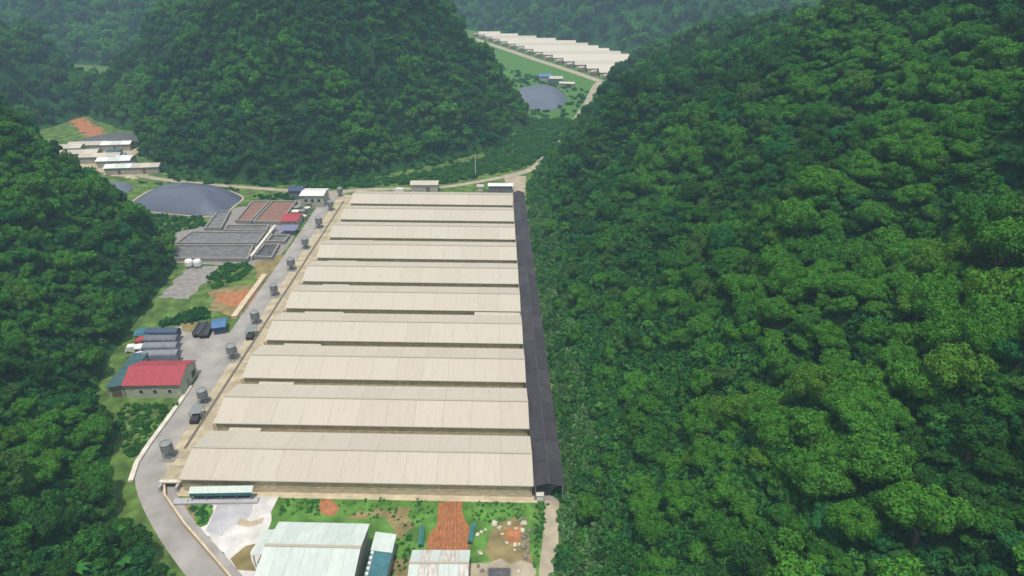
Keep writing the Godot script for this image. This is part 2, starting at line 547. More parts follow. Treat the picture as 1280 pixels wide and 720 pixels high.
func build_sheds() -> void:
	var tells := ["beside the vegetable garden, first of the row", "second of the row from the vegetable garden", "third of the row from the vegetable garden", "fourth of the row from the vegetable garden",
		"fifth of the row from the vegetable garden", "sixth of the row from the vegetable garden", "seventh of the row from the vegetable garden", "eighth of the row from the vegetable garden",
		"ninth of the row from the vegetable garden", "last of the row, below the conical hill"]
	var eave := 3.0
	var apron := [Vector3(-67.3, 0, -99), Vector3(-63.5, 0, -93.6), Vector3(-60, 0, -93.6), Vector3(-60, 0, -256), Vector3(-68.4, 0, -258)]
	structure("apron", sheet_mesh(apron, 0.03), M.apron, "sandy concrete apron between the shed ends and the silos")
	structure("shed_yard", sheet_mesh([Vector3(-61, 0, -93.1), Vector3(4.5, 0, -91.4), Vector3(1.0, 0, -258), Vector3(-61, 0, -258)], 0.02), M.plinth)
	for i in 10:
		var zl := -94.2 - 16.1 * i
		var zr := -92.5 - 16.06 * i
		var xl := -60.3 + 0.02 * i
		var xr := 3.7 - 0.4 * i
		var turn := atan2(zl - zr, xr - xl) * -1.0
		var w := (xr - xl - 0.4)
		var o := thing("pig_shed", "long low cream-roofed livestock shed, " + tells[i], "shed", Vector3(xl + 0.3, 0, zl - 0.3), -turn, "cream-roofed sheds in the long row")
		var depth := 13.0
		Shape.skew = Vector3(0.026, 0.049, w)
		gable_shed(o, w, depth, eave, 1.6, 11, ["roof_cream_0", "roof_cream_1", "roof_cream_2", "roof_cream_3"], 0.3)
		gable_ends(o, w, depth, eave, 1.6, M.plinth)
		var mid := -depth * 0.5
		var rc := Shape.new()
		rc.box(Vector3(-0.33, eave + 1.52, mid + 0.2), Vector3(w + 0.33, eave + 1.72, mid - 0.2))
		part("ridge_cap", rc.mesh(), M.ridge, o)
		# eave gutters
		for z in [0.31, -depth - 0.43]:
			part("gutter", box_mesh(Vector3(-0.3, eave - 0.14, z), Vector3(w + 0.3, eave - 0.02, z + 0.1)), M.ridge, o)
		# walls between the gables: block plinth with curtain panels above, posts between the panels
		for z in [[0.0, -0.2], [-depth + 0.2, -depth]]:
			part("plinth_wall", box_mesh(Vector3(0.2, 0, z[0]), Vector3(w - 0.2, 1.15, z[1])), M.plinth, o)
		var bays := 14
		for k in bays:
			var a := 0.2 + (w - 0.4) * k / bays
			var b := 0.2 + (w - 0.4) * (k + 1) / bays
			part("curtain", box_mesh(Vector3(a + 0.1, 1.15, 0.02), Vector3(b - 0.1, eave - 0.05, -0.12)), M.curtain, o)
			part("post", box_mesh(Vector3(a - 0.1, 1.15, 0.06), Vector3(a + 0.1, eave - 0.03, -0.18)), M.plinth, o)
			part("curtain", box_mesh(Vector3(a + 0.1, 1.15, -depth + 0.06), Vector3(b - 0.1, eave + 0.05, -depth + 0.12)), M.curtain, o)
		# door in the silo end, cooling box beside it
		part("door", box_mesh(Vector3(-0.06, 0.0, mid + 1.2), Vector3(-0.002, 2.1, mid - 0.2)), M.door_paint, o)
		part("cooling_box", box_mesh(Vector3(-1.4, 0.0, mid + 5.5), Vector3(-0.02, 1.7, mid + 2.6)), M.cream_wall, o)
		part("cooling_box", box_mesh(Vector3(-1.4, 0.0, mid - 2.2), Vector3(-0.02, 1.7, mid - 5.2)), M.cream_wall, o)
		part("feed_pipe", pipe_mesh(Vector3(-6.0, 3.0, mid + 1.0), Vector3(0.0, 2.9, mid + 1.0), 0.05), M.steel, o)
		# low link roof in the gap behind the shed
		if i < 9:
			var x0 := 1.0 + fposmod(i * 3.7, 3.0)
			var x1 := x0 + 8.5 + fposmod(i * 5.3, 4.0)
			var p := [Vector3(x0 + 2.0, 2.0, -depth - 1.1), Vector3(x1, 2.0, -depth - 1.1), Vector3(x1, 2.2, -depth - 2.5), Vector3(x0 + 2.0, 2.2, -depth - 2.5)]
			part("link_roof", slab_mesh(p, 0.06), M.roof_cream_1, o)
			if i == 3:
				p = [Vector3(w - 12.0, 2.5, -depth - 0.5), Vector3(w, 2.5, -depth - 0.5), Vector3(w, 2.7, -depth - 2.6), Vector3(w - 12.0, 2.7, -depth - 2.6)]
				part("link_roof", slab_mesh(p, 0.06), M.roof_cream_1, o)
	Shape.skew = Vector3.ZERO
	# loading canopy on the front of the first shed
	var lc := thing("loading_canopy", "pale sloping canopy over a dark loading bay against the first shed", "canopy", Vector3(-57.6, 0, -92.6), 0.026)
	part("canopy_roof", slab_mesh([Vector3(0, 2.25, 1.2), Vector3(11.2, 2.25, 1.2), Vector3(11.2, 2.75, 0.0), Vector3(0, 2.75, 0.0)], 0.06), M.white_roof, lc)
	part("valance", box_mesh(Vector3(0.1, 1.5, 1.12), Vector3(11.1, 2.17, 1.16)), M.teal_roof, lc)
	part("bay_back", box_mesh(Vector3(0.3, 0.3, 0.2), Vector3(10.6, 1.9, 0.35)), M.tarp_navy, lc)
	part("platform", box_mesh(Vector3(-3.0, 0.0, 0.4), Vector3(12.0, 0.45, 1.75)), M.concrete_blue, lc)
	for k in 5:
		part("post", box_mesh(Vector3(0.2 + k * 2.65, 0.45, 1.0), Vector3(0.32 + k * 2.65, 2.2, 1.1)), M.steel, lc)
	# silos
	var sz := [-103.6, -121.2, -138.8, -155.7, -171.6, -188.4, -204.6, -222.6, -240.0, -255.6]
	var silo: Node3D = null
	for i in 10:
		if i == 0:
			silo = make_silo()
		else:
			var c: Node3D = silo.duplicate()
			c.name = numbered("feed_silo")
			add_child(c)
			c.position = Vector3(-67.1 - 0.05 * i, 0, sz[i])
			c.rotation.y = i * 1.3
			var size: float = [0.75, 0.72, 0.78, 0.74, 0.7, 0.77, 0.75, 0.8, 0.72, 0.68][i]
			c.scale = Vector3.ONE * size
			c.set_meta("label", "round grey metal feed silo serving the " + ["", "second", "third", "fourth", "fifth", "sixth", "seventh", "eighth", "ninth", "last"][i] + " shed of the row")
	silo.position = Vector3(-66.9, 0, sz[0])
	# covered walkway on the other end of the sheds
	var n := 26
	var wk := thing("covered_walkway", "long black-roofed covered walkway running along the shed ends below the forested slope", "walkway", Vector3(6.6, 0, -92.0))
	var l0 := Vector3(-2.7, 3.3, 0)
	var r0 := Vector3(2.75, 3.3, 0)
	var l1 := Vector3(-6.2, 3.3, -158.5)
	var r1 := Vector3(-1.9, 3.3, -158.5)
	for k in n:
		var a := float(k) / n
		var b := float(k + 1) / n
		b -= 0.0006
		var la := l0.lerp(l1, a)
		var lb := l0.lerp(l1, b)
		var ra := r0.lerp(r1, a)
		var rb := r0.lerp(r1, b)
		var ma := (la + ra) * 0.5 + Vector3(0, 0.75, 0)
		var mb := (lb + rb) * 0.5 + Vector3(0, 0.75, 0)
		var lift := Vector3(0, rng.randf_range(0.0, 0.03), 0)
		part("roof_sheet", slab_mesh([la + lift, lb + lift, mb + lift, ma + lift], 0.06), M["walkway" if rng.randf() < 0.6 else "walkway_b"], wk)
		part("roof_sheet", slab_mesh([ra + lift, rb + lift, mb + lift, ma + lift], 0.06), M["walkway" if rng.randf() < 0.6 else "walkway_b"], wk)
		for q in [la + Vector3(0.3, 0, 0), ra - Vector3(0.3, 0, 0)]:
			part("post", box_mesh(Vector3(q.x - 0.08, 0, q.z - 0.16), Vector3(q.x + 0.08, 3.3, q.z)), M.steel, wk)
	part("ridge_cap", bar_mesh((l0 + r0) * 0.5 + Vector3(0, 0.74, 0), (l1 + r1) * 0.5 + Vector3(0, 0.74, 0), 0.3, 0.08), M.walkway_b, wk)
	part("walk_floor", sheet_mesh([l0, r0, r1, l1], 0.05), M.concrete_road, wk)

func bar_mesh(a: Vector3, b: Vector3, wide: float, high: float) -> ArrayMesh:
	var s := Shape.new()
	s.bar(a, b, wide, high)
	return s.mesh()

func pipe_mesh(a: Vector3, b: Vector3, r: float, sides := 7) -> ArrayMesh:
	var s := Shape.new()
	s.tube(a, b, r, r, sides)
	return s.mesh()

func make_silo() -> Node3D:
	var o := thing("feed_silo", "round grey metal feed silo on legs serving the first shed of the row", "silo", Vector3.ZERO, 0.0, "feed silos along the road")
	var s := Shape.new()
	s.tube(Vector3(0, 2.4, 0), Vector3(0, 4.7, 0), 1.5, 1.5, 24, false)
	part("tank", s.mesh(), M.galvanised, o)
	for y in [2.4, 3.15, 3.9, 4.66]:
		s = Shape.new()
		s.tube(Vector3(0, y - 0.04, 0), Vector3(0, y + 0.04, 0), 1.55, 1.55, 24, true)
		part("hoop", s.mesh(), M.steel, o)
	s = Shape.new()
	s.tube(Vector3(0, 0.9, 0), Vector3(0, 2.4, 0), 0.25, 1.5, 24, false)
	part("hopper", s.mesh(), M.galvanised, o)
	s = Shape.new()
	s.tube(Vector3(0, 4.7, 0), Vector3(0, 5.5, 0), 1.58, 0.35, 24, false)
	part("cone_roof", s.mesh(), M.galvanised_cap, o)
	s = Shape.new()
	s.tube(Vector3(0, 5.5, 0), Vector3(0, 5.7, 0), 0.4, 0.38, 12)
	part("lid", s.mesh(), M.steel, o)
	for k in 6:
		var w := TAU * k / 6.0
		s = Shape.new()
		s.tube(Vector3(cos(w) * 1.5, 0, sin(w) * 1.5), Vector3(cos(w) * 1.5, 3.0, sin(w) * 1.5), 0.08, 0.08, 6)
		part("leg", s.mesh(), M.steel, o)
	s = Shape.new()
	for k in 10:
		s.box(Vector3(1.56, 0.4 + k * 0.45, -0.2), Vector3(1.62, 0.45 + k * 0.45, 0.2))
	s.box(Vector3(1.55, 0.1, -0.24), Vector3(1.62, 5.0, -0.2))
	s.box(Vector3(1.55, 0.1, 0.2), Vector3(1.62, 5.0, 0.24))
	part("ladder", s.mesh(), M.steel, o)
	s = Shape.new()
	s.box(Vector3(-2.0, 0, -2.0), Vector3(2.0, 0.12, 2.0))
	part("base_slab", s.mesh(), M.basin_wall, o)
	o.scale = Vector3(0.75, 0.75, 0.75)
	return o

# ---------- roads, paths, kerbs ----------
func build_roads() -> void:
	structure("road", ribbon_mesh([[-8, -44, 6.2], [-28, -58, 6.2], [-47, -75.4, 6.2], [-59, -87.0, 5.8], [-67.4, -97.5, 5.6], [-69.6, -105, 5.4], [-69.7, -122, 5.0], [-69.9, -142, 5.2], [-70.2, -190, 5.0], [-71.0, -240, 5.2], [-71.2, -262, 5.6]], 0.05), M.concrete_road, "pale concrete road curving past the sheds and silos")
	structure("back_road", ribbon_mesh([[-71.5, -258, 5.0], [-60, -263, 3.5], [-30, -266, 3.2], [-8, -277, 3.2], [2, -284, 4.2], [9, -292, 3.4], [16, -312, 3.0], [27, -345, 3.2], [35.5, -382, 3.6], [47, -430, 4], [59, -487, 4.5], [66, -497, 5]], 0.055), M.path, "pale track leading from the sheds to the far valley")
	structure("junction", sheet_mesh([Vector3(0.5, 0, -252), Vector3(5.0, 0, -252), Vector3(6.0, 0, -281), Vector3(-4, 0, -281)], 0.06), M.path)
	structure("village_road", ribbon_mesh([[-71, -257, 3.4], [-88.8, -261.8, 3.2], [-115, -267.5, 3.2], [-149, -277.0, 3.2], [-166, -287, 3.4], [-180, -300, 4], [-205, -322, 4]], 0.058), M.path, "pale track from the silos to the far hamlet")
	structure("footpath", ribbon_mesh([[5.0, -60, 3.2], [5.8, -75.5, 3.1], [6.6, -84, 2.6], [7.2, -92, 2.6], [7.6, -97, 2.6]], 0.05), M.path, "pale footpath leading out from under the black walkway")
	# shadow line beside the silos, painted as a dark strip
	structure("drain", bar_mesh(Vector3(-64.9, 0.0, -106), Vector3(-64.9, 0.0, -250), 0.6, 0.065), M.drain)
	# kerb wall on the hill side of the bend, and low wall on the garden side
	var kerb := thing("kerb_wall", "low whitewashed kerb along the hill side of the road bend", "kerb wall", Vector3(-72.6, 0, -97))
	var line := [Vector3(-70.9, 0, -96.6), Vector3(-72.2, 0, -101.5), Vector3(-72.45, 0, -107), Vector3(-72.35, 0, -114), Vector3(-72.3, 0, -121), Vector3(-72.5, 0, -127)]
	for i in line.size() - 1:
		part("kerb_block", bar_mesh(line[i] - kerb.position, line[i + 1] - kerb.position - (line[i + 1] - line[i]).normalized() * 0.04, 0.9, 0.5), M.kerb, kerb)
	var wall := thing("garden_wall", "low cream wall between the near road and the garden", "wall", Vector3(-64, 0, -94))
	var w := [Vector3(-64.0, 0, -95.4), Vector3(-62.6, 0, -92.6), Vector3(-56.3, 0, -86.0), Vector3(-50.3, 0, -80.5), Vector3(-43.5, 0, -74.2), Vector3(-38, 0, -69)]
	for i in w.size() - 1:
		part("wall_section", bar_mesh(w[i] - wall.position, w[i + 1] - wall.position - (w[i + 1] - w[i]).normalized() * 0.03, 0.35, 0.9), M.cream_wall, wall)
	# dark culvert mouth where the road leaves the shed platform
	var cu := thing("culvert", "dark square culvert mouth with concrete cheeks beside the road bend", "culvert", at(213, 612))
	part("cover_slab", box_mesh(Vector3(-1.8, 1.2, -4.6), Vector3(1.8, 1.4, -1.0)), M.apron, cu)
	part("side_wall", box_mesh(Vector3(-1.75, 0, -4.6), Vector3(-1.35, 1.2, -0.9)), M.concrete_blue, cu)
	part("side_wall", box_mesh(Vector3(1.35, 0, -4.6), Vector3(1.75, 1.2, -0.9)), M.concrete_blue, cu)
	part("back_wall", box_mesh(Vector3(-1.35, 0, -4.6), Vector3(1.35, 1.2, -4.4)), M.concrete_blue, cu)
	part("lintel", box_mesh(Vector3(-2.0, 1.2, -1.0), Vector3(2.0, 1.5, -0.3)), M.kerb, cu)
	for x in [-1.75, 1.35]:
		part("cheek", box_mesh(Vector3(x, 0, -0.9), Vector3(x + 0.4, 1.2, 0.7)), M.concrete_blue, cu)
	# cream retaining wall on the hill side further up the road
	var rw := thing("retaining_wall", "long low cream wall along the road above the parking yard", "wall", Vector3(-73.2, 0, -160))
	for k in 8:
		var a := Vector3(-73.9, 0, -158.0 - k * 3.2)
		part("wall_section", bar_mesh(a - rw.position, a + Vector3(-0.05, 0, -3.15) - rw.position, 1.5, 0.9), M.cream_wall, rw)
	# feed pump shelters beside two silos
	for k in 2:
		var p: Vector3 = [at(246, 524), at(314, 421)][k]
		var sh := thing("feed_shelter", ["small grey lean-to over a dark feed trolley below the second silo", "small grey lean-to over a dark feed trolley below the fourth silo"][k], "shelter", p, 0.1, "feed shelters beside the road")
		part("roof_sheet", slab_mesh([Vector3(-1.2, 1.7, 0.3), Vector3(1.2, 1.7, 0.3), Vector3(1.2, 2.2, -2.2), Vector3(-1.2, 2.2, -2.2)], 0.05), M.galvanised, sh)
		for q in [[-1.1, 0.2], [1.1, 0.2], [-1.1, -2.1], [1.1, -2.1]]:
			part("post", box_mesh(Vector3(q[0] - 0.05, 0, q[1] - 0.05), Vector3(q[0] + 0.05, 1.95, q[1] + 0.05)), M.steel, sh)
		part("trolley_bin", box_mesh(Vector3(-0.8, 0.45, -0.4), Vector3(0.8, 1.1, 1.9)), M.dark_steel, sh)
		for q in [[-0.85, 0.2], [0.75, 0.2], [-0.85, 1.4], [0.75, 1.4]]:
			var s := Shape.new()
			s.tube(Vector3(q[0], 0.4, q[1]), Vector3(q[0] + 0.15, 0.4, q[1]), 0.4, 0.4, 12)
			part("wheel", s.mesh(), M.tyre, sh)
	# utility pole on the back track
	var pole := thing("utility_pole", "thin concrete utility pole beside the track at the foot of the conical hill", "pole", Vector3(-15.5, 0, -281))
	var ps := Shape.new()
	ps.tube(Vector3.ZERO, Vector3(0, 9, 0), 0.2, 0.13, 8)
	part("shaft", ps.mesh(), M.kerb, pole)
	part("cross_arm", box_mesh(Vector3(-0.9, 8.3, -0.06), Vector3(0.9, 8.42, 0.06)), M.dark_steel, pole)

# ---------- houses and yards ----------
func house(called: String, label: String, where: Vector3, turn: float, w: float, depth: float, eave: float, rise: float, sheets: int, roofs: Array, wall: Material, group := "") -> Node3D:
	var o := thing(called, label, "building", where, turn, group)
	gable_shed(o, w, depth, eave, rise, sheets, roofs, 0.35)
	gable_ends(o, w, depth, eave, rise, wall)
	part("front_wall", box_mesh(Vector3(0.2, 0, 0), Vector3(w - 0.2, eave, -0.2)), wall, o)
	part("back_wall", box_mesh(Vector3(0.2, 0, -depth + 0.2), Vector3(w - 0.2, eave, -depth)), wall, o)
	return o

func window_on(o: Node3D, x: float, y: float, w := 0.9, h := 1.0) -> void:
	var f := part("window", box_mesh(Vector3(x - w * 0.5, y, 0.0), Vector3(x + w * 0.5, y + h, 0.05)), M.kerb, o)
	part("pane", box_mesh(Vector3(x - w * 0.5 + 0.07, y + 0.07, 0.051), Vector3(x + w * 0.5 - 0.07, y + h - 0.07, 0.06)), M.window, f)

func build_front_yard() -> void:
	structure("garden_ground", sheet_mesh(ragged(pts([215, 622, 690, 616, 687, 640, 672, 760, 300, 760, 240, 665]), 0.6), 0.012), M.garden)
	structure("concrete_yard", sheet_mesh(ragged(pts([271, 622, 345, 621, 339, 640, 336, 662, 327, 700, 318, 740, 302, 722, 290, 705, 247, 661, 259, 656, 265, 640]), 0.8), 0.03), M.concrete_pale, "pale worn concrete yard between the low wall and the white building")
	structure("yard_patch", sheet_mesh(ragged(pts([271, 624, 318, 623, 308, 652, 285, 660, 276, 672, 258, 664, 264, 648]), 1.6), 0.036), M.concrete_blue)
	structure("dirt_patch", sheet_mesh(ragged(pts([307, 682, 318, 680, 314, 720, 298, 712, 292, 700]), 1.6), 0.04), M.earth_brown)
	structure("dirt_patch", sheet_mesh(ragged(pts([300, 648, 330, 647, 326, 657, 296, 656]), 1.6), 0.04), M.apron)
	structure("dirt_patch", sheet_mesh(ragged(pts([218, 623, 245, 623, 243, 655, 232, 648]), 1.6), 0.025), M.earth_brown)
	structure("dirt_patch", sheet_mesh(ragged(pts([402, 626, 420, 625, 418, 645, 403, 644]), 1.6), 0.025), M.earth_red)
	structure("dirt_patch", sheet_mesh(ragged(pts([425, 648, 512, 634, 518, 655, 500, 676, 486, 664, 480, 650]), 1.6), 0.025), M.earth_brown)
	structure("dirt_patch", sheet_mesh(ragged(pts([488, 700, 515, 697, 512, 735, 485, 735]), 1.6), 0.025), M.earth_brown)
	structure("rubble_ground", sheet_mesh(ragged(pts([612, 664, 630, 652, 660, 652, 664, 700, 650, 706, 618, 704, 610, 690]), 1.6), 0.026), M.earth_brown)
	structure("rubble_ground", sheet_mesh(ragged(pts([628, 662, 646, 659, 653, 668, 652, 680, 644, 683, 628, 678]), 1.6), 0.034), M.earth_red)
	structure("rubble_ground", sheet_mesh(ragged(pts([586, 700, 664, 706, 664, 740, 586, 740]), 1.6), 0.03), M.path)
	# white building with two roof slopes
	var a := at(347, 651, 5.0)
	var o := house("white_roofed_hall", "wide hall with pale greenish white gable roof beside the concrete yard", Vector3(-38.2, 0, -70.6), -0.03, 14.3, 11.2, 5.0, 1.25, 7, ["white_roof", "white_roof_b"], M.grey_wall)
	part("ridge_cap", box_mesh(Vector3(-0.4, 6.22, -5.35), Vector3(14.7, 6.34, -5.85)), M.ridge, o)
	# annex on its garden side: pale roof, then teal roof, with pale barrels between
	var an := thing("annex", "narrow annex with a pale roof end and a teal roof against the white hall", "building", Vector3(-22.4, 0, -71.5), -0.03)
	part("wall", box_mesh(Vector3(0, 0, 0), Vector3(2.9, 3.2, -9.4)), M.grey_wall, an)
	part("pale_roof", slab_mesh([Vector3(-0.2, 3.75, -5.9), Vector3(3.2, 3.3, -5.9), Vector3(3.2, 3.3, -9.7), Vector3(-0.2, 3.75, -9.7)], 0.07), M.white_roof, an)
	part("teal_roof", slab_mesh([Vector3(-0.2, 3.6, 0.4), Vector3(3.2, 3.2, 0.4), Vector3(3.2, 3.2, -5.88), Vector3(-0.2, 3.6, -5.88)], 0.07), M.teal_roof, an)
	for k in 5:
		var s := Shape.new()
		s.tube(Vector3(0.25, 3.55, -1.2 - k * 1.0), Vector3(0.25, 4.1, -1.2 - k * 1.0), 0.25, 0.25, 10)
		part("vent", s.mesh(), M.pvc, an)
	# lean-to on the yard side
	var lt := thing("lean_to", "small pale lean-to roof on posts between the concrete yard and the white hall", "shelter", Vector3(-41.3, 0, -79.4), -0.03)
	part("roof_sheet", slab_mesh([Vector3(0, 2.8, 2.2), Vector3(2.3, 3.2, 2.2), Vector3(2.3, 3.2, -3.0), Vector3(0, 2.8, -3.0)], 0.06), M.white_roof_b, lt)
	for q in [[0.15, 2.0], [2.1, 2.0], [0.15, -2.8], [2.1, -2.8]]:
		part("post", box_mesh(Vector3(q[0] - 0.06, 0, q[1] - 0.06), Vector3(q[0] + 0.06, 2.8, q[1] + 0.06)), M.steel, lt)
	# small house at the field
	var sh := house("field_house", "small house with weathered grey roof at the end of the ploughed bed", Vector3(-15.6, 0, -71.9), 0.0, 8.6, 5.9, 3.0, 0.9, 6, ["old_roof", "old_roof", "white_roof_b"], M.grey_wall)
	part("ridge_cap", box_mesh(Vector3(-0.35, 3.86, -2.75), Vector3(8.95, 3.98, -3.15)), M.ridge, sh)
	var pr := thing("porch_roof", "low pale porch roof beside the small weathered house", "canopy", Vector3(-18.0, 0, -71.0))
	part("roof_sheet", slab_mesh([Vector3(0, 2.4, 2), Vector3(2.0, 2.4, 2), Vector3(2.0, 2.6, -2.4), Vector3(0, 2.6, -2.4)], 0.05), M.white_roof_b, pr)
	for q in [[0.1, 1.8], [1.9, 1.8], [0.1, -2.3], [1.9, -2.3]]:
		part("post", box_mesh(Vector3(q[0] - 0.05, 0, q[1] - 0.05), Vector3(q[0] + 0.05, 2.42, q[1] + 0.05)), M.wood, pr)
	# ploughed bed: soil sheet with raised ridges
	structure("ploughed_bed", sheet_mesh(ragged(pts([548, 628, 578, 627, 580, 650, 589, 662, 583, 692, 533, 692, 536, 668, 546, 655]), 0.5), 0.03), M.earth_field, "red brown ploughed bed with raised furrows behind the small house")
	for k in 9:
		var u := (k + 0.5) / 9.0
		var p := at(lerpf(535, 583, u), 690)
		var q := at(lerpf(549, 577, u), 629 if (k > 1 and k < 7) else 655)
		var s := Shape.new()
		var last := []
		for j in 9:
			var c := p.lerp(q, j / 8.0)
			c.x += rng.randf_range(-0.05, 0.05)
			var ww := rng.randf_range(0.17, 0.24)
			var hh := rng.randf_range(0.14, 0.24)
			var ring := [c + Vector3(-ww, 0.03, 0), c + Vector3(-ww * 0.4, hh, 0), c + Vector3(ww * 0.4, hh, 0), c + Vector3(ww, 0.03, 0)]
			if last:
				for e in 3:
					s.face([last[e], last[e + 1], ring[e + 1], ring[e]], Vector3([-1, 0, 1][e], 0.8, 0))
			last = ring
		var fo := structure("furrow_ridge", s.mesh(), M.earth_red)
		fo.set_meta("label", "raised soil ridge of the ploughed bed")
	# teal shade cloths beside the bed
	for k in 2:
		var c: Vector3 = [at(527, 672), at(590, 668)][k]
		var t := thing("shade_cloth", ["teal shade cloth on stakes on the hall side of the ploughed bed", "teal shade cloth on stakes on the rubble side of the ploughed bed"][k], "shade cloth", c, [0.05, -0.1][k], "teal shade cloths beside the ploughed bed")
		var s := Shape.new()
		var last := []
		for j in 8:
			var z := 2.4 - j * 0.6
			var ring := [Vector3(-0.45, rng.randf_range(0.5, 0.8), z), Vector3(0, rng.randf_range(0.9, 1.2), z), Vector3(0.45, rng.randf_range(0.4, 0.8), z)]
			if last:
				for e in 2:
					s.face([last[e], last[e + 1], ring[e + 1]], Vector3.UP)
					s.face([last[e], ring[e + 1], ring[e]], Vector3.UP)
			last = ring
		part("cloth", s.mesh(), M.teal_cloth, t)
		for j in 4:
			part("stake", box_mesh(Vector3(-0.03, 0, 2.2 - j * 1.3), Vector3(0.03, 1.0, 2.26 - j * 1.3)), M.wood, t)
	# rubble: blocks and slabs, one thing each
	var spots := [[597, 669, 0.8, 0], [602, 666, 0.7, 0], [607, 663, 0.6, 0], [618, 656, 1.3, 0], [624, 661, 0.9, 0], [637, 655, 0.8, 0], [645, 661, 0.6, 0], [655, 655, 1.2, 0], [653, 664, 1.0, 0], [658, 650, 0.6, 1],
		[650, 650, 0.7, 1], [633, 679, 0.6, 0], [644, 682, 0.8, 0], [649, 681, 0.6, 0], [643, 688, 0.5, 0], [600, 692, 0.9, 0], [656, 672, 1.0, 1], [661, 676, 0.9, 1], [654, 684, 1.1, 1], [660, 690, 0.8, 1], [656, 697, 1.0, 1], [662, 664, 0.8, 1], [648, 715, 0.7, 0], [598, 708, 0.6, 1], [603, 714, 0.8, 1], [628, 668, 0.5, 0]]
	for q in spots:
		var r := rock_mesh(q[2], rng)
		var ro := part(numbered("rubble_block" if q[3] == 0 else "grey_rubble_block"), r, M["stone_white" if q[3] == 0 else "stone_grey"], self, at(q[0], q[1]))
		ro.rotation.y = rng.randf() * TAU
		if q[3] == 0:
			tag(ro, "broken pale block lying on the red earth near the small house", "rubble", "pale rubble blocks on the red earth")
		else:
			tag(ro, "broken grey block at the edge of the red earth near the footpath", "rubble", "grey rubble blocks by the footpath")
	var tank := thing("water_tank", "open dark water tank sunk beside the small weathered house", "tank", at(624, 722))
	part("water", sheet_mesh([Vector3(-1.7, 0, -1.3), Vector3(1.7, 0, -1.3), Vector3(1.7, 0, 1.3), Vector3(-1.7, 0, 1.3)], 0.25), M.liner, tank)
	for e in [[-1.9, -1.5, 1.9, -1.3], [-1.9, 1.3, 1.9, 1.5], [-1.9, -1.3, -1.7, 1.3], [1.7, -1.3, 1.9, 1.3]]:
		part("rim", box_mesh(Vector3(e[0], 0, e[1]), Vector3(e[2], 0.6, e[3])), M.stone_grey, tank)
	# small pale box by the walkway
	var bx := thing("meter_box", "small pale cabinet under the corner of the black walkway roof", "cabinet", at(675, 624))
	part("cabinet", box_mesh(Vector3(-0.6, 0, -0.4), Vector3(0.6, 1.2, 0.4)), M.pvc, bx)
	part("cabinet_lid", slab_mesh([Vector3(-0.7, 1.25, 0.5), Vector3(0.7, 1.25, 0.5), Vector3(0.7, 1.35, -0.5), Vector3(-0.7, 1.35, -0.5)], 0.05), M.kerb, bx)

func rock_mesh(r: float, g: RandomNumberGenerator) -> ArrayMesh:
	var s := Shape.new()
	var rings := []
	for j in 3:
		var ring := []
		for i in 6:
			var w := TAU * (i + g.randf() * 0.5) / 6.0
			var q: float = r * [0.55, 0.6, 0.35][j] * g.randf_range(0.75, 1.2)
			ring.append(Vector3(cos(w) * q, r * [-0.05, 0.3, 0.55][j] * g.randf_range(0.8, 1.1), sin(w) * q * 0.8))
		rings.append(ring)
	for j in 2:
		for i in 6:
			var k := (i + 1) % 6
			var out: Vector3 = rings[j][i] + rings[j][k]
			out.y = 0.1
			s.face([rings[j][i], rings[j][k], rings[j + 1][k]], out)
			s.face([rings[j][i], rings[j + 1][k], rings[j + 1][i]], out)
	s.face(rings[2], Vector3.UP)
	return s.mesh()

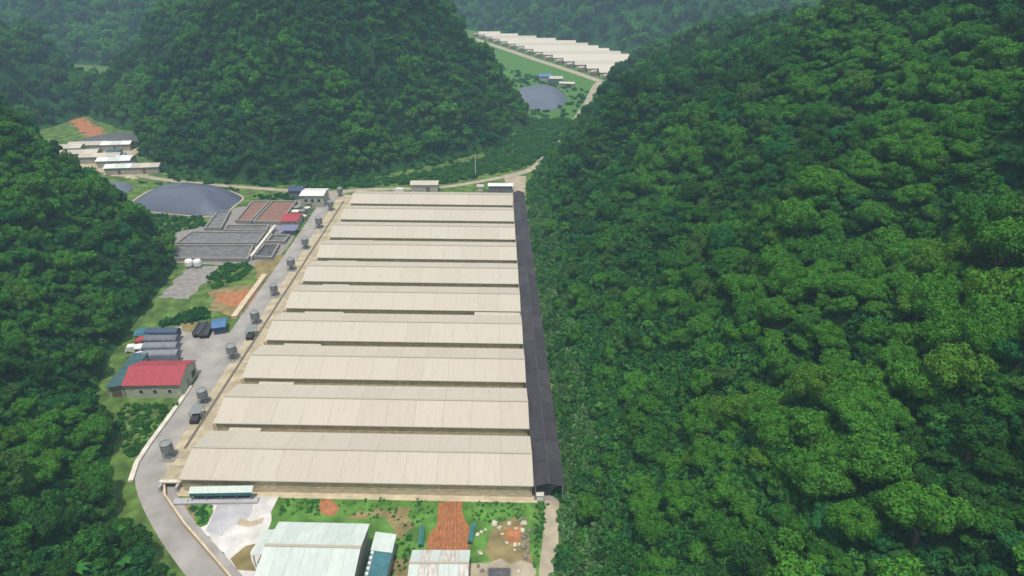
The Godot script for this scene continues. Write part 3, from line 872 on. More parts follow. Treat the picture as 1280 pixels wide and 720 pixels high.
func build_parking() -> void:
	structure("parking_yard", sheet_mesh(pts([170, 421, 215, 410, 250, 402, 280, 412, 296, 425, 282, 462, 262, 482, 247, 470, 240, 462, 168, 470]), 0.035), M.concrete_road, "pale concrete parking yard between the red-roofed house and the road")
	structure("dirt_patch", sheet_mesh(ragged(pts([262, 362, 330, 355, 333, 372, 296, 398, 262, 388]), 1.6), 0.03), M.earth_brown)
	structure("dirt_patch", sheet_mesh(ragged(pts([272, 366, 322, 362, 316, 380, 280, 384]), 1.6), 0.036), M.earth_red)
	structure("dirt_patch", sheet_mesh(ragged(pts([318, 330, 352, 318, 362, 320, 340, 352, 322, 350]), 1.6), 0.03), M.earth_brown)
	structure("dirt_patch", sheet_mesh(ragged(pts([226, 404, 245, 402, 250, 412, 232, 416]), 1.6), 0.04), M.earth_brown)
	structure("ramp", sheet_mesh(ragged(pts([237, 333, 275, 332, 268, 343, 236, 374, 196, 372]), 1.6), 0.04), M.basin_wall, "worn grey ramp leading down from the grey basins")
	# red-roofed house
	var o := house("red_roofed_house", "small pale house with a red roof beside the road", Vector3(-84.6, 0, -122.6), 0.03, 11.9, 9.2, 3.6, 1.9, 6, ["red_roof", "red_roof_b"], M.house_wall)
	for x in [3.4, 6.4, 9.6]:
		window_on(o, x, 1.3)
	part("door", box_mesh(Vector3(11.901, 0, -3.6), Vector3(11.96, 2.2, -4.8)), M.steel, o)
	part("side_shutter", box_mesh(Vector3(11.901, 0.9, -6.4), Vector3(11.95, 2.3, -8.2)), M.dark_steel, o)
	var an := thing("slate_annex", "narrow lean-to with a dark teal roof against the red-roofed house", "building", Vector3(-88.7, 0, -123.2), 0.05)
	for k in 4:
		var z := 0.4 - k * 3.5
		part("roof_sheet", slab_mesh([Vector3(-0.4, 2.7, z), Vector3(3.7, 3.3, z), Vector3(3.7, 3.3, z - 3.48), Vector3(-0.4, 2.7, z - 3.48)], 0.08), M.slate_roof, an)
	part("wall", box_mesh(Vector3(0, 0, 0), Vector3(3.4, 2.6, -13.2)), M.grey_wall, an)
	part("opening_shade", box_mesh(Vector3(0.6, 0, 0.01), Vector3(2.8, 2.1, 0.05)), M.door_paint, an)  # solid dark panel: shade of an open front put into colour
	# trucks
	var rows := [[226, 425, "dark navy", "tarp_navy", "paint_blue", "dark_steel"], [225, 434, "dark grey", "tarp_dark", "paint_red", "tarp_dark"], [225, 443, "blue grey", "tarp_grey", "paint_white", "tarp_grey"], [226, 452.5, "pale blue grey", "tarp_grey", "paint_white", "tarp_grey"]]
	var label := ["truck with a navy tarpaulin, furthest from the red-roofed house", "red-cabbed truck with a dark tarpaulin parked in the yard", "white-cabbed truck with a blue grey tarpaulin, second from the red-roofed house", "white-cabbed truck with a blue grey tarpaulin right behind the red-roofed house"]
	for k in 4:
		var p := at(rows[k][0], rows[k][1])
		truck(label[k], p, 0.02 * k, M[rows[k][3]], M[rows[k][4]], 8.0)
	for k in 2:
		var p: Vector3 = [at(247, 423), at(255, 424)][k]
		var t := thing("flatbed_trailer", ["dark empty trailer parked beside the dirt edge of the yard", "dark empty trailer parked beside the small blue shed"][k], "trailer", p, PI * 0.5 + 0.12, "empty trailers in the yard")
		part("bed", box_mesh(Vector3(0, 0.9, -1.1), Vector3(6.5, 1.15, 1.1)), M.dark_steel, t)
		for z in [-1.1, 1.0]:
			part("side_rail", box_mesh(Vector3(0, 1.15, z), Vector3(6.5, 1.7, z + 0.1)), M.tarp_dark, t)
		for x in [0.8, 1.9, 5.4]:
			for z in [-1.1, 0.8]:
				part("wheel", pipe_mesh(Vector3(x, 0.48, z), Vector3(x, 0.48, z + 0.3), 0.48, 12), M.tyre, t)
	var bs := house("blue_shed", "tiny blue shed at the grassy corner of the parking yard", at(268, 419), 0.3, 2.8, 4.2, 2.2, 0.5, 2, ["paint_blue"], M.tarp_navy)
	bs.set_meta("category", "shed")
	var ts := house("teal_hut", "tiny teal-roofed hut at the forest edge of the parking yard", at(171, 429), 0.1, 3.2, 3.4, 2.3, 0.5, 2, ["teal_roof"], M.grey_wall)
	ts.set_meta("category", "hut")
	var vn := thing("parked_van", "small white van parked against the forest edge", "van", at(158, 440), 0.2)
	part("body", van_body(), M.paint_white, vn)
	part("windscreen", box_mesh(Vector3(-0.02, 1.0, -0.7), Vector3(0.0, 1.55, 0.7)), M.window, vn, Vector3(0.35, 0, 0))
	for x in [0.7, 3.0]:
		for z in [-0.85, 0.65]:
			part("wheel", pipe_mesh(Vector3(x, 0.33, z), Vector3(x, 0.33, z + 0.2), 0.33, 12), M.tyre, vn)
	# white double tank on the basin rim
	var wt := thing("white_tank", "pair of white round-topped tanks at the head of the grey ramp", "tank", at(243, 334))
	for x in [-1.4, 1.2]:
		part("shell", dome_mesh(1.25, 2.0), M.pvc, wt, Vector3(x, 0.8, 0))
		part("stand", box_mesh(Vector3(x - 0.9, 0, -0.9), Vector3(x + 0.9, 0.8, 0.9)), M.grey_wall, wt)

func van_body() -> ArrayMesh:
	var s := Shape.new()
	var prof := [Vector2(0, 0.35), Vector2(0, 0.95), Vector2(0.5, 1.7), Vector2(3.6, 1.75), Vector2(3.75, 0.35)]
	var l := []
	var r := []
	for q in prof:
		l.append(Vector3(q.x, q.y, -0.85))
		r.append(Vector3(q.x, q.y, 0.85))
	s.face(l, Vector3.FORWARD)
	s.face(r, Vector3.BACK)
	for i in 5:
		var j := (i + 1) % 5
		s.face([l[i], l[j], r[j], r[i]], (l[i] + l[j]) * 0.5 - Vector3(1.9, 1.0, -0.85))
	return s.mesh()

func dome_mesh(r: float, h: float) -> ArrayMesh:
	var s := Shape.new()
	s.tube(Vector3.ZERO, Vector3(0, h * 0.6, 0), r, r, 16, false)
	s.tube(Vector3(0, h * 0.6, 0), Vector3(0, h * 0.85, 0), r, r * 0.8, 16, false)
	s.tube(Vector3(0, h * 0.85, 0), Vector3(0, h, 0), r * 0.8, r * 0.2, 16, true)
	return s.mesh()

func truck(label: String, p: Vector3, turn: float, tarp: Material, cab_m: Material, long: float) -> void:
	# p: ground under the tail; the cab points to -x
	var t := thing("tarped_truck", label, "truck", p, turn, "trucks parked side by side in the yard")
	var s := Shape.new()
	var prof := []
	for i in 9:
		var w := PI * i / 8.0
		prof.append(Vector2(cos(w) * 1.2, 2.6 + sin(w) * 0.75))
	prof.append(Vector2(-1.2, 1.15))
	prof.append(Vector2(1.2, 1.15))
	var l := []
	var r := []
	for q in prof:
		l.append(Vector3(-long, q.y, q.x))
		r.append(Vector3(0, q.y, q.x))
	s.face(l, Vector3.LEFT)
	s.face(r, Vector3.RIGHT)
	for i in prof.size():
		var j := (i + 1) % prof.size()
		s.face([l[i], l[j], r[j], r[i]], Vector3(0, prof[i].y + prof[j].y - 4.4, prof[i].x + prof[j].x))
	part("cargo_body", s.mesh(), tarp, t)
	part("chassis", box_mesh(Vector3(-long - 2.2, 0.7, -0.6), Vector3(-0.1, 1.1, 0.6)), M.dark_steel, t)
	var c := Shape.new()
	var cp := [Vector2(-long - 2.3, 0.6), Vector2(-long - 2.3, 1.6), Vector2(-long - 2.0, 2.6), Vector2(-long - 0.25, 2.65), Vector2(-long - 0.25, 0.6)]
	var cl := []
	var cr := []
	for q in cp:
		cl.append(Vector3(q.x, q.y, -1.15))
		cr.append(Vector3(q.x, q.y, 1.15))
	c.face(cl, Vector3.FORWARD)
	c.face(cr, Vector3.BACK)
	for i in 5:
		var j := (i + 1) % 5
		c.face([cl[i], cl[j], cr[j], cr[i]], (cl[i] + cl[j]) * 0.5 - Vector3(-long - 1.2, 1.6, -1.15))
	var cab := part("cab", c.mesh(), cab_m, t)
	part("side_window", box_mesh(Vector3(-long - 1.8, 1.65, 1.151), Vector3(-long - 0.7, 2.35, 1.17)), M.window, cab)
	part("windscreen", slab_mesh([Vector3(-long - 2.31, 1.7, -1.0), Vector3(-long - 2.31, 1.7, 1.0), Vector3(-long - 2.05, 2.5, 1.0), Vector3(-long - 2.05, 2.5, -1.0)], 0.02), M.window, cab)
	for x in [-long - 1.3, -2.6, -1.4]:
		for z in [-1.2, 0.9]:
			part("wheel", pipe_mesh(Vector3(x, 0.5, z), Vector3(x, 0.5, z + 0.3), 0.5, 12), M.tyre, t)

# ---------- treatment basins, lagoons ----------
func basin(label: String, c: Array, fill: Material, wall_h: float, level: float, group := "") -> void:
	var p := pts(c)
	var mid := Vector3.ZERO
	for q in p:
		mid += q / p.size()
	var o := thing("treatment_basin", label, "basin", mid, 0.0, group)
	var loc := []
	for q in p:
		loc.append(q - mid)
	part("contents", sheet_mesh(loc, level), fill, o)
	for i in loc.size():
		var j := (i + 1) % loc.size()
		var d: Vector3 = (loc[j] - loc[i]).normalized() * 0.3
		var a: Vector3 = loc[i] + d
		var b: Vector3 = loc[j] - d
		part("wall", bar_mesh(a, b, 0.6, wall_h), M.basin_wall, o)
		part("corner_block", box_mesh(loc[i] + Vector3(-0.33, 0, -0.33), loc[i] + Vector3(0.33, wall_h + 0.02, 0.33)), M.basin_wall, o)

func lagoon(called: String, label: String, c: Array, high: float, m: Material, rim := true) -> void:
	# a gas-tight membrane bulging over a pond: outline smoothed, height falls off to the edge
	var p := pts(c)
	var mid := Vector3.ZERO
	for q in p:
		mid += q / p.size()
	var o := thing(called, label, "covered lagoon", mid)
	var cv := Curve3D.new()
	for i in p.size() + 1:
		var q: Vector3 = p[i % p.size()] - mid
		var t: Vector3 = (p[(i + 1) % p.size()] - p[(i - 1 + p.size()) % p.size()]) / 7.0
		cv.add_point(q, -t, t)
	var total := cv.get_baked_length()
	var turned := 0.0
	for i in p.size():
		turned += (p[i] - mid).cross(p[(i + 1) % p.size()] - mid).y
	turned = -turned
	var n := 48
	var rings := 9
	var s := Shape.new()
	for j in rings + 1:
		var u := float(j) / rings
		for i in n:
			var e := cv.sample_baked(total * i / n)
			var q := e * (1.0 - u)
			q.y = high * (1.0 - pow(1.0 - u, 2.6)) + 0.15 + noise_b.get_noise_2d(q.x * 3.0 + mid.x, q.z * 3.0) * 0.35 * minf(u * 3.0, 1.0)
			s.v.append(q)
			s.n.append(Vector3.UP)
			s.c.append(Color.WHITE)
	for j in rings:
		for i in n:
			var k := j * n + i
			var k2 := j * n + (i + 1) % n
			if turned > 0.0:
				s.ix.append_array([k, k2, k + n, k2, k2 + n, k + n])
			else:
				s.ix.append_array([k, k + n, k2, k2, k + n, k2 + n])
	var st := SurfaceTool.new()
	st.create_from(s.mesh(), 0)
	st.generate_normals()
	var probe := st.commit()
	part("membrane", probe, m, o)
	if rim:
		var r := Shape.new()
		for i in n:
			var a := cv.sample_baked(total * i / n)
			var b := cv.sample_baked(total * (i + 1) / n)
			var ao := a * 1.05
			var bo := b * 1.05
			var up := Vector3(0, 0.28, 0)
			r.face([a + up, b + up, bo + up, ao + up], Vector3.UP)
			r.face([ao + up, bo + up, bo, ao], a)
			r.face([a + up, b + up, b, a], -a)
		part("rim", r.mesh(), M.path, o)

func build_basins() -> void:
	structure("basin_floor", sheet_mesh(pts([192, 327, 222, 290, 262, 280, 272, 262, 378, 250, 366, 300, 346, 325, 312, 333]), 0.022), M.basin_wall)
	basin("long red-brown basin next to the covered lagoon", [296, 279, 316, 255, 337, 255, 314, 280], M.sludge_red, 1.3, 0.8, "red-brown settling basins")
	basin("wide red-brown basin next to the red roof", [318, 280, 341, 255, 371, 255, 351, 281], M.sludge_red, 1.3, 0.8, "red-brown settling basins")
	basin("narrow grey basin between the lagoon and the red-brown basins", [257, 288, 273, 267, 288, 267, 277, 288], M.sludge_blue, 1.2, 0.7, "grey settling basins")
	basin("long grey basin below the red-brown basins", [222, 307, 241, 293, 332, 294, 322, 307], M.sludge_blue, 1.2, 0.8, "grey settling basins")
	basin("large grey lined basin at the head of the ramp", [196, 326, 218, 310, 317, 310, 310, 327], M.sludge_grey, 1.2, 0.75, "grey settling basins")
	basin("shallow grey trough behind the long grey basin", [281, 290, 285, 284, 336, 284, 333, 291], M.sludge_grey, 1.0, 0.5, "grey settling basins")
	basin("small dark basin beside the earth bank", [318, 324, 331, 309, 349, 309, 340, 325], M.liner, 1.2, 0.4, "grey settling basins")
	basin("small grey basin below the blue sheet", [334, 305, 341, 297, 362, 297, 356, 305], M.sludge_grey, 1.2, 0.5, "grey settling basins")
	# raised conveyor duct between the basins
	var du := thing("duct", "straight pale duct crossing between the grey basins", "duct", at(328, 308))
	part("channel", bar_mesh(at(315, 326) - at(328, 308) + Vector3(0, 1.3, 0), at(345, 287) - at(328, 308) + Vector3(0, 1.3, 0), 0.9, 0.5), M.kerb, du)
	for k in 4:
		var q := at(315, 326).lerp(at(345, 287), 0.12 + k * 0.25) - at(328, 308)
		part("support", box_mesh(q + Vector3(-0.2, 0, -0.2), q + Vector3(0.2, 1.3, 0.2)), M.basin_wall, du)
	var rr := house("red_hut", "low hut with a bright red roof beside the red-brown basins", at(353, 285), 0.0, 5.4, 7.2, 2.6, 0.7, 3, ["red_roof"], M.grey_wall)
	var bl := thing("blue_canopy", "flat blue sheet canopy on posts next to the red hut", "canopy", at(347, 295))
	part("sheet", slab_mesh([Vector3(0, 2.0, 0), Vector3(6.2, 2.0, 0), Vector3(6.6, 2.3, -4.4), Vector3(0.8, 2.3, -4.4)], 0.05), M.blue_sheet, bl)
	for q in [[0.2, -0.2], [6.0, -0.2], [6.3, -4.1], [1.0, -4.1]]:
		part("post", box_mesh(Vector3(q[0] - 0.07, 0, q[1] - 0.07), Vector3(q[0] + 0.07, 2.0, q[1] + 0.07)), M.steel, bl)
	var wb := house("white_roofed_block", "pale block with a white two-part roof at the end of the silo road", at(377, 259), 0.0, 8.6, 8.0, 4.6, 0.5, 2, ["paint_white"], M.grey_wall)
	for x in [2.0, 4.4, 6.8]:
		window_on(wb, x, 2.0, 1.2, 1.3)
	var nb := house("navy_roofed_hut", "hut with a dark navy roof behind the pale block", at(362, 249), 0.0, 5.0, 6.0, 3.4, 0.6, 2, ["tarp_navy"], M.tarp_dark)
	for k in 6:
		var q: Array = [[370, 270, 2.4, 1.8], [378, 268, 2.0, 1.4], [385, 266, 1.8, 1.9], [372, 263, 2.2, 1.3], [381, 275, 1.6, 1.5], [386, 259, 2.0, 1.6]][k]
		var e := thing("machine_housing", ["grey pump housing with a pale lid in the clutter beside the pale block"][0], "machine housing", at(q[0], q[1]), k * 0.4, "pump housings beside the pale block")
		part("case", box_mesh(Vector3(-q[2] * 0.5, 0, -q[2] * 0.4), Vector3(q[2] * 0.5, q[3], q[2] * 0.4)), M["galvanised" if k % 2 == 0 else "basin_wall"], e)
		part("lid", slab_mesh([Vector3(-q[2] * 0.55, q[3] + 0.15, q[2] * 0.45), Vector3(q[2] * 0.55, q[3] + 0.15, q[2] * 0.45), Vector3(q[2] * 0.55, q[3] + 0.3, -q[2] * 0.45), Vector3(-q[2] * 0.55, q[3] + 0.3, -q[2] * 0.45)], 0.12), M["kerb" if k % 2 == 0 else "galvanised_cap"], e)
	lagoon("covered_lagoon", "large dark blue grey membrane bulging over the lagoon beside the basins", [164, 260, 180, 244, 205, 235.5, 270, 236, 302, 247, 292, 258, 272, 271, 215, 268], 5.5, M.membrane)
	lagoon("covered_lagoon", "small dark membrane-covered lagoon beside the hamlet track", [128, 236, 140, 228, 160, 229, 166, 236, 150, 243], 1.0, M.membrane, false)

# ---------- behind the last shed ----------
func build_back_row() -> void:
	var b := house("cream_roofed_store", "small store with a cream roof behind the last shed", at(514, 240.5), 0.0, 10.6, 5.0, 3.2, 0.9, 4, ["roof_cream_1"], M.grey_wall)
	part("door", box_mesh(Vector3(6.0, 0, 0.01), Vector3(7.4, 2.2, 0.05)), M.door_paint, b)
	var c := house("white_roofed_gatehouse", "long low gatehouse with a white roof near the top of the walkway", at(611, 241), 0.0, 9.4, 3.4, 2.9, 0.4, 4, ["paint_white"], M.tarp_dark)
	part("door", box_mesh(Vector3(4.0, 0, 0.01), Vector3(5.0, 2.1, 0.05)), M.door_paint, c)
	var h := house("tiny_hut", "tiny pale hut on the bank between the store and the gatehouse", at(597, 239), 0.0, 2.2, 2.2, 2.0, 0.5, 2, ["roof_cream_0"], M.kerb)
	h.set_meta("category", "hut")
	var vn := thing("parked_van", "white van parked behind the last shed beside the cream-roofed store", "van", at(494, 240), -0.2)
	part("body", van_body(), M.paint_white, vn)
	part("windscreen", box_mesh(Vector3(-0.02, 1.0, -0.7), Vector3(0.0, 1.55, 0.7)), M.window, vn, Vector3(0.35, 0, 0))
	for x in [0.7, 3.0]:
		for z in [-0.85, 0.65]:
			part("wheel", pipe_mesh(Vector3(x, 0.33, z), Vector3(x, 0.33, z + 0.2), 0.33, 12), M.tyre, vn)

# ---------- hamlet at the foot of the far hill ----------
func build_village() -> void:
	structure("hamlet_yard", sheet_mesh(ragged(pts([60, 190, 70, 182, 175, 172, 178, 190, 150, 200, 195, 212, 165, 224, 130, 218, 80, 205]), 4.0), 0.022), M.apron)
	structure("red_earth_slope", sheet_mesh(ragged(pts([80, 142, 96, 142, 136, 168, 108, 172]), 5.0), 0.03), M.earth_red, "bare red earth scar above the hamlet")
	var list := [[62, 194, 14, 7, 0, "long cream-roofed shed at the forest edge of the hamlet"], [86, 190, 17, 7, 0, "long cream-roofed shed below the dark lagoon of the hamlet"], [70, 201, 18, 7, 0, "cream-roofed shed half hidden by the near forest"], [128, 189, 13, 6, 1, "white-roofed shed beside the hamlet trees"],
		[100, 205, 17, 6, 0, "cream-roofed shed in the middle of the hamlet"], [122, 210, 14, 6, 1, "white-roofed shed above the small lagoon"], [132, 219, 13, 6, 1, "bright white-roofed hall at the lower edge of the hamlet"], [166, 218, 11, 6, 0, "cream-roofed house beside the hamlet track"], [146, 207, 7, 5, 1, "small white-roofed house in the hamlet"]]
	for q in list:
		var o := house("hamlet_building", q[5], at(q[0], q[1]), 0.12, q[2], q[3], 3.0, 1.0, 3, [["far_roof", "far_roof_b"], ["paint_white", "white_roof"]][q[4]], M.grey_wall, "roofs of the hamlet")
		part("door", box_mesh(Vector3(q[2] * 0.4, 0, 0.01), Vector3(q[2] * 0.4 + 1.2, 2.1, 0.05)), M.door_paint, o)
	lagoon("covered_lagoon", "flat dark lagoon cover above the hamlet roofs", [92, 182, 110, 172, 150, 166, 178, 168, 172, 177, 140, 182], 1.2, M.liner, false)
	for k in 3:
		var q: Array = [[140, 203, "blue-roofed hut among the hamlet roofs", "paint_blue"], [152, 214, "dark-roofed hut below the hamlet houses", "tarp_navy"], [135, 197, "slate-roofed hut above the hamlet houses", "slate_roof"]][k]
		house("hamlet_hut", q[2], at(q[0], q[1]), 0.2, 5.5, 4.5, 2.6, 0.7, 2, [q[3]], M.kerb)

# ---------- the second farm in the far valley ----------
func build_far_farm() -> void:
	structure("far_field", sheet_mesh([Vector3(-60, 0, -760), Vector3(120, 0, -600), Vector3(100, 0, -520), Vector3(62, 0, -490), Vector3(36, 0, -385), Vector3(22, 0, -330), Vector3(-8, 0, -330), Vector3(-40, 0, -480)], 0.01), M.grass_bright, "bright green meadow around the far lagoon")
	structure("far_road", ribbon_mesh([[66, -492, 7], [40, -553, 7], [10, -620, 7], [-20, -690, 7], [-42, -740, 7]], 0.04), M.path, "pale road along the silo ends of the far sheds")
	var ordinals := ["first", "second", "third", "fourth", "fifth", "sixth", "seventh", "eighth", "ninth", "tenth", "eleventh", "twelfth", "thirteenth", "fourteenth", "fifteenth"]
	for i in 15:
		var u := i / 14.0
		var z := lerpf(-500, -742, u)
		var x := lerpf(72, -34, u)
		var w := 66.0 if u < 0.7 else lerpf(66, 22, (u - 0.7) / 0.3)
		var o := thing("far_shed", "cream-roofed shed of the far farm, %s from the track junction" % ordinals[i], "shed", Vector3(x, 0, z), 0.0, "stepped row of sheds at the far farm")
		var depth := 15.2
		for f in 2:
			var zz: float = [0.4, -depth - 0.4][f]
			part("roof_slope", slab_mesh([Vector3(-0.4, 3, zz), Vector3(w, 3, zz), Vector3(w, 5.0, -depth * 0.5), Vector3(-0.4, 5.0, -depth * 0.5)], 0.1), M["far_roof" if (i + f) % 3 else "far_roof_b"], o)
		gable_ends(o, w, depth, 3.0, 1.9, M.far_wall)
		part("front_wall", box_mesh(Vector3(0.2, 0, 0), Vector3(w - 0.2, 2.9, -0.2)), M.curtain, o)
		part("back_wall", box_mesh(Vector3(0.2, 0, -depth + 0.2), Vector3(w - 0.2, 2.9, -depth)), M.curtain, o)
		var a := thing("end_annex", "dark pale-lidded annex at the %s far shed from the track junction" % ordinals[i], "annex", Vector3(x - 5.6, 0, z - 3.0), 0.0, "annexes at the road ends of the far sheds")
		part("wall", box_mesh(Vector3(0, 0, 0), Vector3(4.0, 2.6, -8.0)), M.far_wall, a)
		part("lid", slab_mesh([Vector3(-0.2, 2.7, -2.0), Vector3(4.2, 3.2, -2.0), Vector3(4.2, 3.2, -8.2), Vector3(-0.2, 2.7, -8.2)], 0.08), M.far_roof_b, a)
	lagoon("covered_lagoon", "rounded blue grey membrane dome in the meadow of the far valley", [634, 124, 645, 113, 668, 107.5, 692, 109, 707, 119, 706, 130, 690, 138, 655, 136], 4.5, M.membrane, false)
	house("far_blue_house", "blue-roofed house beside the far lagoon", at(674, 102), 0.0, 9, 8, 3.5, 1.2, 2, ["paint_blue"], M.grey_wall)
	house("far_pale_house", "pale-roofed house beside the blue-roofed one in the far meadow", at(687, 104), 0.0, 9, 8, 3.0, 1.2, 2, ["far_roof_b"], M.blue_sheet)
	house("far_cream_house", "low cream-roofed house at the meadow end of the far road", at(699, 109), -0.2, 10, 5, 2.6, 0.8, 2, ["far_roof"], M.grey_wall)

# ---------- vegetation ----------
func leaf_crown(seed_: int, lobes: int, leaves: int, size: float, flat: float, up_bias: float) -> Shape:
	# unit crown (radius about 1, base at y = 0): leaf clumps over the surface of many lobes, plus a coarse inner body of the same leaves
	var g := RandomNumberGenerator.new()
	g.seed = seed_
	var cs := []
	cs.append([Vector3(0, 0.68 * flat, 0), 0.56])
	var off := Vector3(g.randfn(), 0, g.randfn()) * 0.16
	for i in lobes:
		var w := TAU * (i + g.randf() * 1.4) / lobes * 2.4
		var e := g.randf_range(-0.15, 0.95)
		var r := g.randf_range(0.55, 0.78) * sqrt(maxf(0.05, 1.0 - maxf(e, 0.0) * maxf(e, 0.0) * 0.9))
		var reach := 1.0 + 0.3 * sin(w * 2.0 + seed_) * sin(w * 3.0 + seed_ * 2.0) + g.randf_range(-0.12, 0.14)
		cs.append([off * maxf(e, 0.0) + Vector3(cos(w) * r * reach, (0.75 + e * 0.62 * reach) * flat, sin(w) * r * reach), 0.15 + 0.24 * g.randf() * g.randf() + g.randf() * 0.08])
	var s := Shape.new()
	s.tinted = true
	for q in cs:       # inner body
		var c: Vector3 = q[0]
		var r: float = q[1] * 0.74
		s.tint = Color.WHITE
		for k in 6:
			var a0 := TAU * k / 6.0
			var a1 := TAU * (k + 1) / 6.0
			var p0 := c + Vector3(cos(a0), 0, sin(a0)) * r
			var p1 := c + Vector3(cos(a1), 0, sin(a1)) * r
			s.face([p0, p1, c + Vector3(0, r * flat, 0)], p0 + p1 - c * 2.0 + Vector3(0, 0.5, 0))
			s.face([p0, p1, c - Vector3(0, r * flat, 0)], p0 + p1 - c * 2.0 - Vector3(0, 0.5, 0))
	var made := 0
	var tries := 0
	while made < leaves and tries < leaves * 6:
		tries += 1
		var q: Array = cs[g.randi() % cs.size()]
		var d := Vector3(g.randfn(), g.randfn(), g.randfn()).normalized()
		d.y = d.y * 0.9 + up_bias
		d = d.normalized()
		var rr: float = q[1]
		var p: Vector3 = q[0] + Vector3(d.x, d.y * flat, d.z) * rr * (g.randf_range(0.8, 1.1) + g.randf() * g.randf() * g.randf() * 0.45)
		var buried := false
		for o in cs:
			if o != q and p.distance_to(o[0]) < o[1] * 0.8:
				buried = true
				break
		if buried:
			continue
		made += 1
		var nn := (d + Vector3(g.randfn(), g.randfn(), g.randfn()) * 0.6).normalized()
		var t := nn.cross(Vector3(g.randfn(), g.randfn(), g.randfn())).normalized()
		var b := nn.cross(t)
		var l := size * g.randf_range(0.5, 1.5)
		var v := g.randf_range(0.72, 1.28)
		s.tint = Color(v * g.randf_range(0.9, 1.12), v, v * g.randf_range(0.85, 1.1))
		var k := s.v.size()
		var sag := nn * l * 0.22
		for pt in [p - t * l - sag, p + b * l * g.randf_range(0.35, 0.7), p + t * l * g.randf_range(0.7, 1.1) - sag, p - b * l * g.randf_range(0.35, 0.7)]:
			s.v.append(pt)
			s.n.append((nn * 0.85 + d * 0.35).normalized())
			s.c.append(s.tint)
		s.ix.append_array([k, k + 1, k + 2, k, k + 2, k + 3])
	return s

func trunk_shape(seed_: int) -> Shape:   # unit trunk: crown base at y = 0, roots far below
	var g := RandomNumberGenerator.new()
	g.seed = seed_
	var s := Shape.new()
	s.tube(Vector3(0, -1.3, 0), Vector3(0.03, 0.1, 0.02), 0.11, 0.075, 7, false)
	for k in 4:
		var w := TAU * (k + g.randf()) / 4.0
		s.tube(Vector3(0.03, 0.0, 0.02), Vector3(cos(w) * 0.45, g.randf_range(0.45, 0.75), sin(w) * 0.45), 0.06, 0.02, 5, false)
	return s

func leaf_material(key: String, c: Color) -> StandardMaterial3D:
	var m := StandardMaterial3D.new()
	m.resource_name = key
	m.albedo_color = c
	m.vertex_color_use_as_albedo = true
	m.roughness = 0.9
	m.metallic_specular = 0.05
	m.backlight_enabled = true
	m.backlight = Color(0.55, 0.7, 0.33)
	m.cull_mode = BaseMaterial3D.CULL_DISABLED
	M[key] = m
	return m

const TINTS := [Color(0.030, 0.098, 0.022), Color(0.044, 0.158, 0.026), Color(0.066, 0.208, 0.028), Color(0.085, 0.21, 0.028), Color(0.028, 0.140, 0.044), Color(0.060, 0.145, 0.034)]
const TINT_WORDS := ["dark green", "mid green", "fresh green", "yellow-green", "bluish green", "olive green"]
var crowns := []      # near variants
var far_crowns := []
var fine_crowns := []
var trunks := []
var shrubs := []
var creepers := []

func visible_from(p: Vector3) -> bool:
	for e in [EYE, EYE + Vector3(-9, 2, 0), EYE + Vector3(9, 2, 0)]:
		var d: Vector3 = e - p
		var l := d.length()
		d /= l
		var s := 12.0
		var ok := true
		while s < l:
			var q := p + d * s
			if q.y > 140.0:
				break
			if height(q.x, -q.z) + 0.3 > q.y:
				ok = false
				break
			s += 7.0
		if ok:
			return true
	return false

func in_frame(p: Vector3, margin: float) -> bool:
	var d := p - EYE
	var zc := -d.z * cos(pitch) - d.y * sin(pitch)
	if zc < 5.0:
		return false
	var x := FOCAL * d.x / zc
	var y := -FOCAL * (-d.z * sin(pitch) + d.y * cos(pitch)) / zc
	var mm := margin * FOCAL / zc + 25.0
	return absf(x) < 640.0 + mm and y > -360.0 - mm and y < 360.0 + mm

func to_pixel(p: Vector3) -> Vector2:
	var d := p - EYE
	var zc := -d.z * cos(pitch) - d.y * sin(pitch)
	return Vector2(640.0 + FOCAL * d.x / zc, 360.0 - FOCAL * (-d.z * sin(pitch) + d.y * cos(pitch)) / zc)

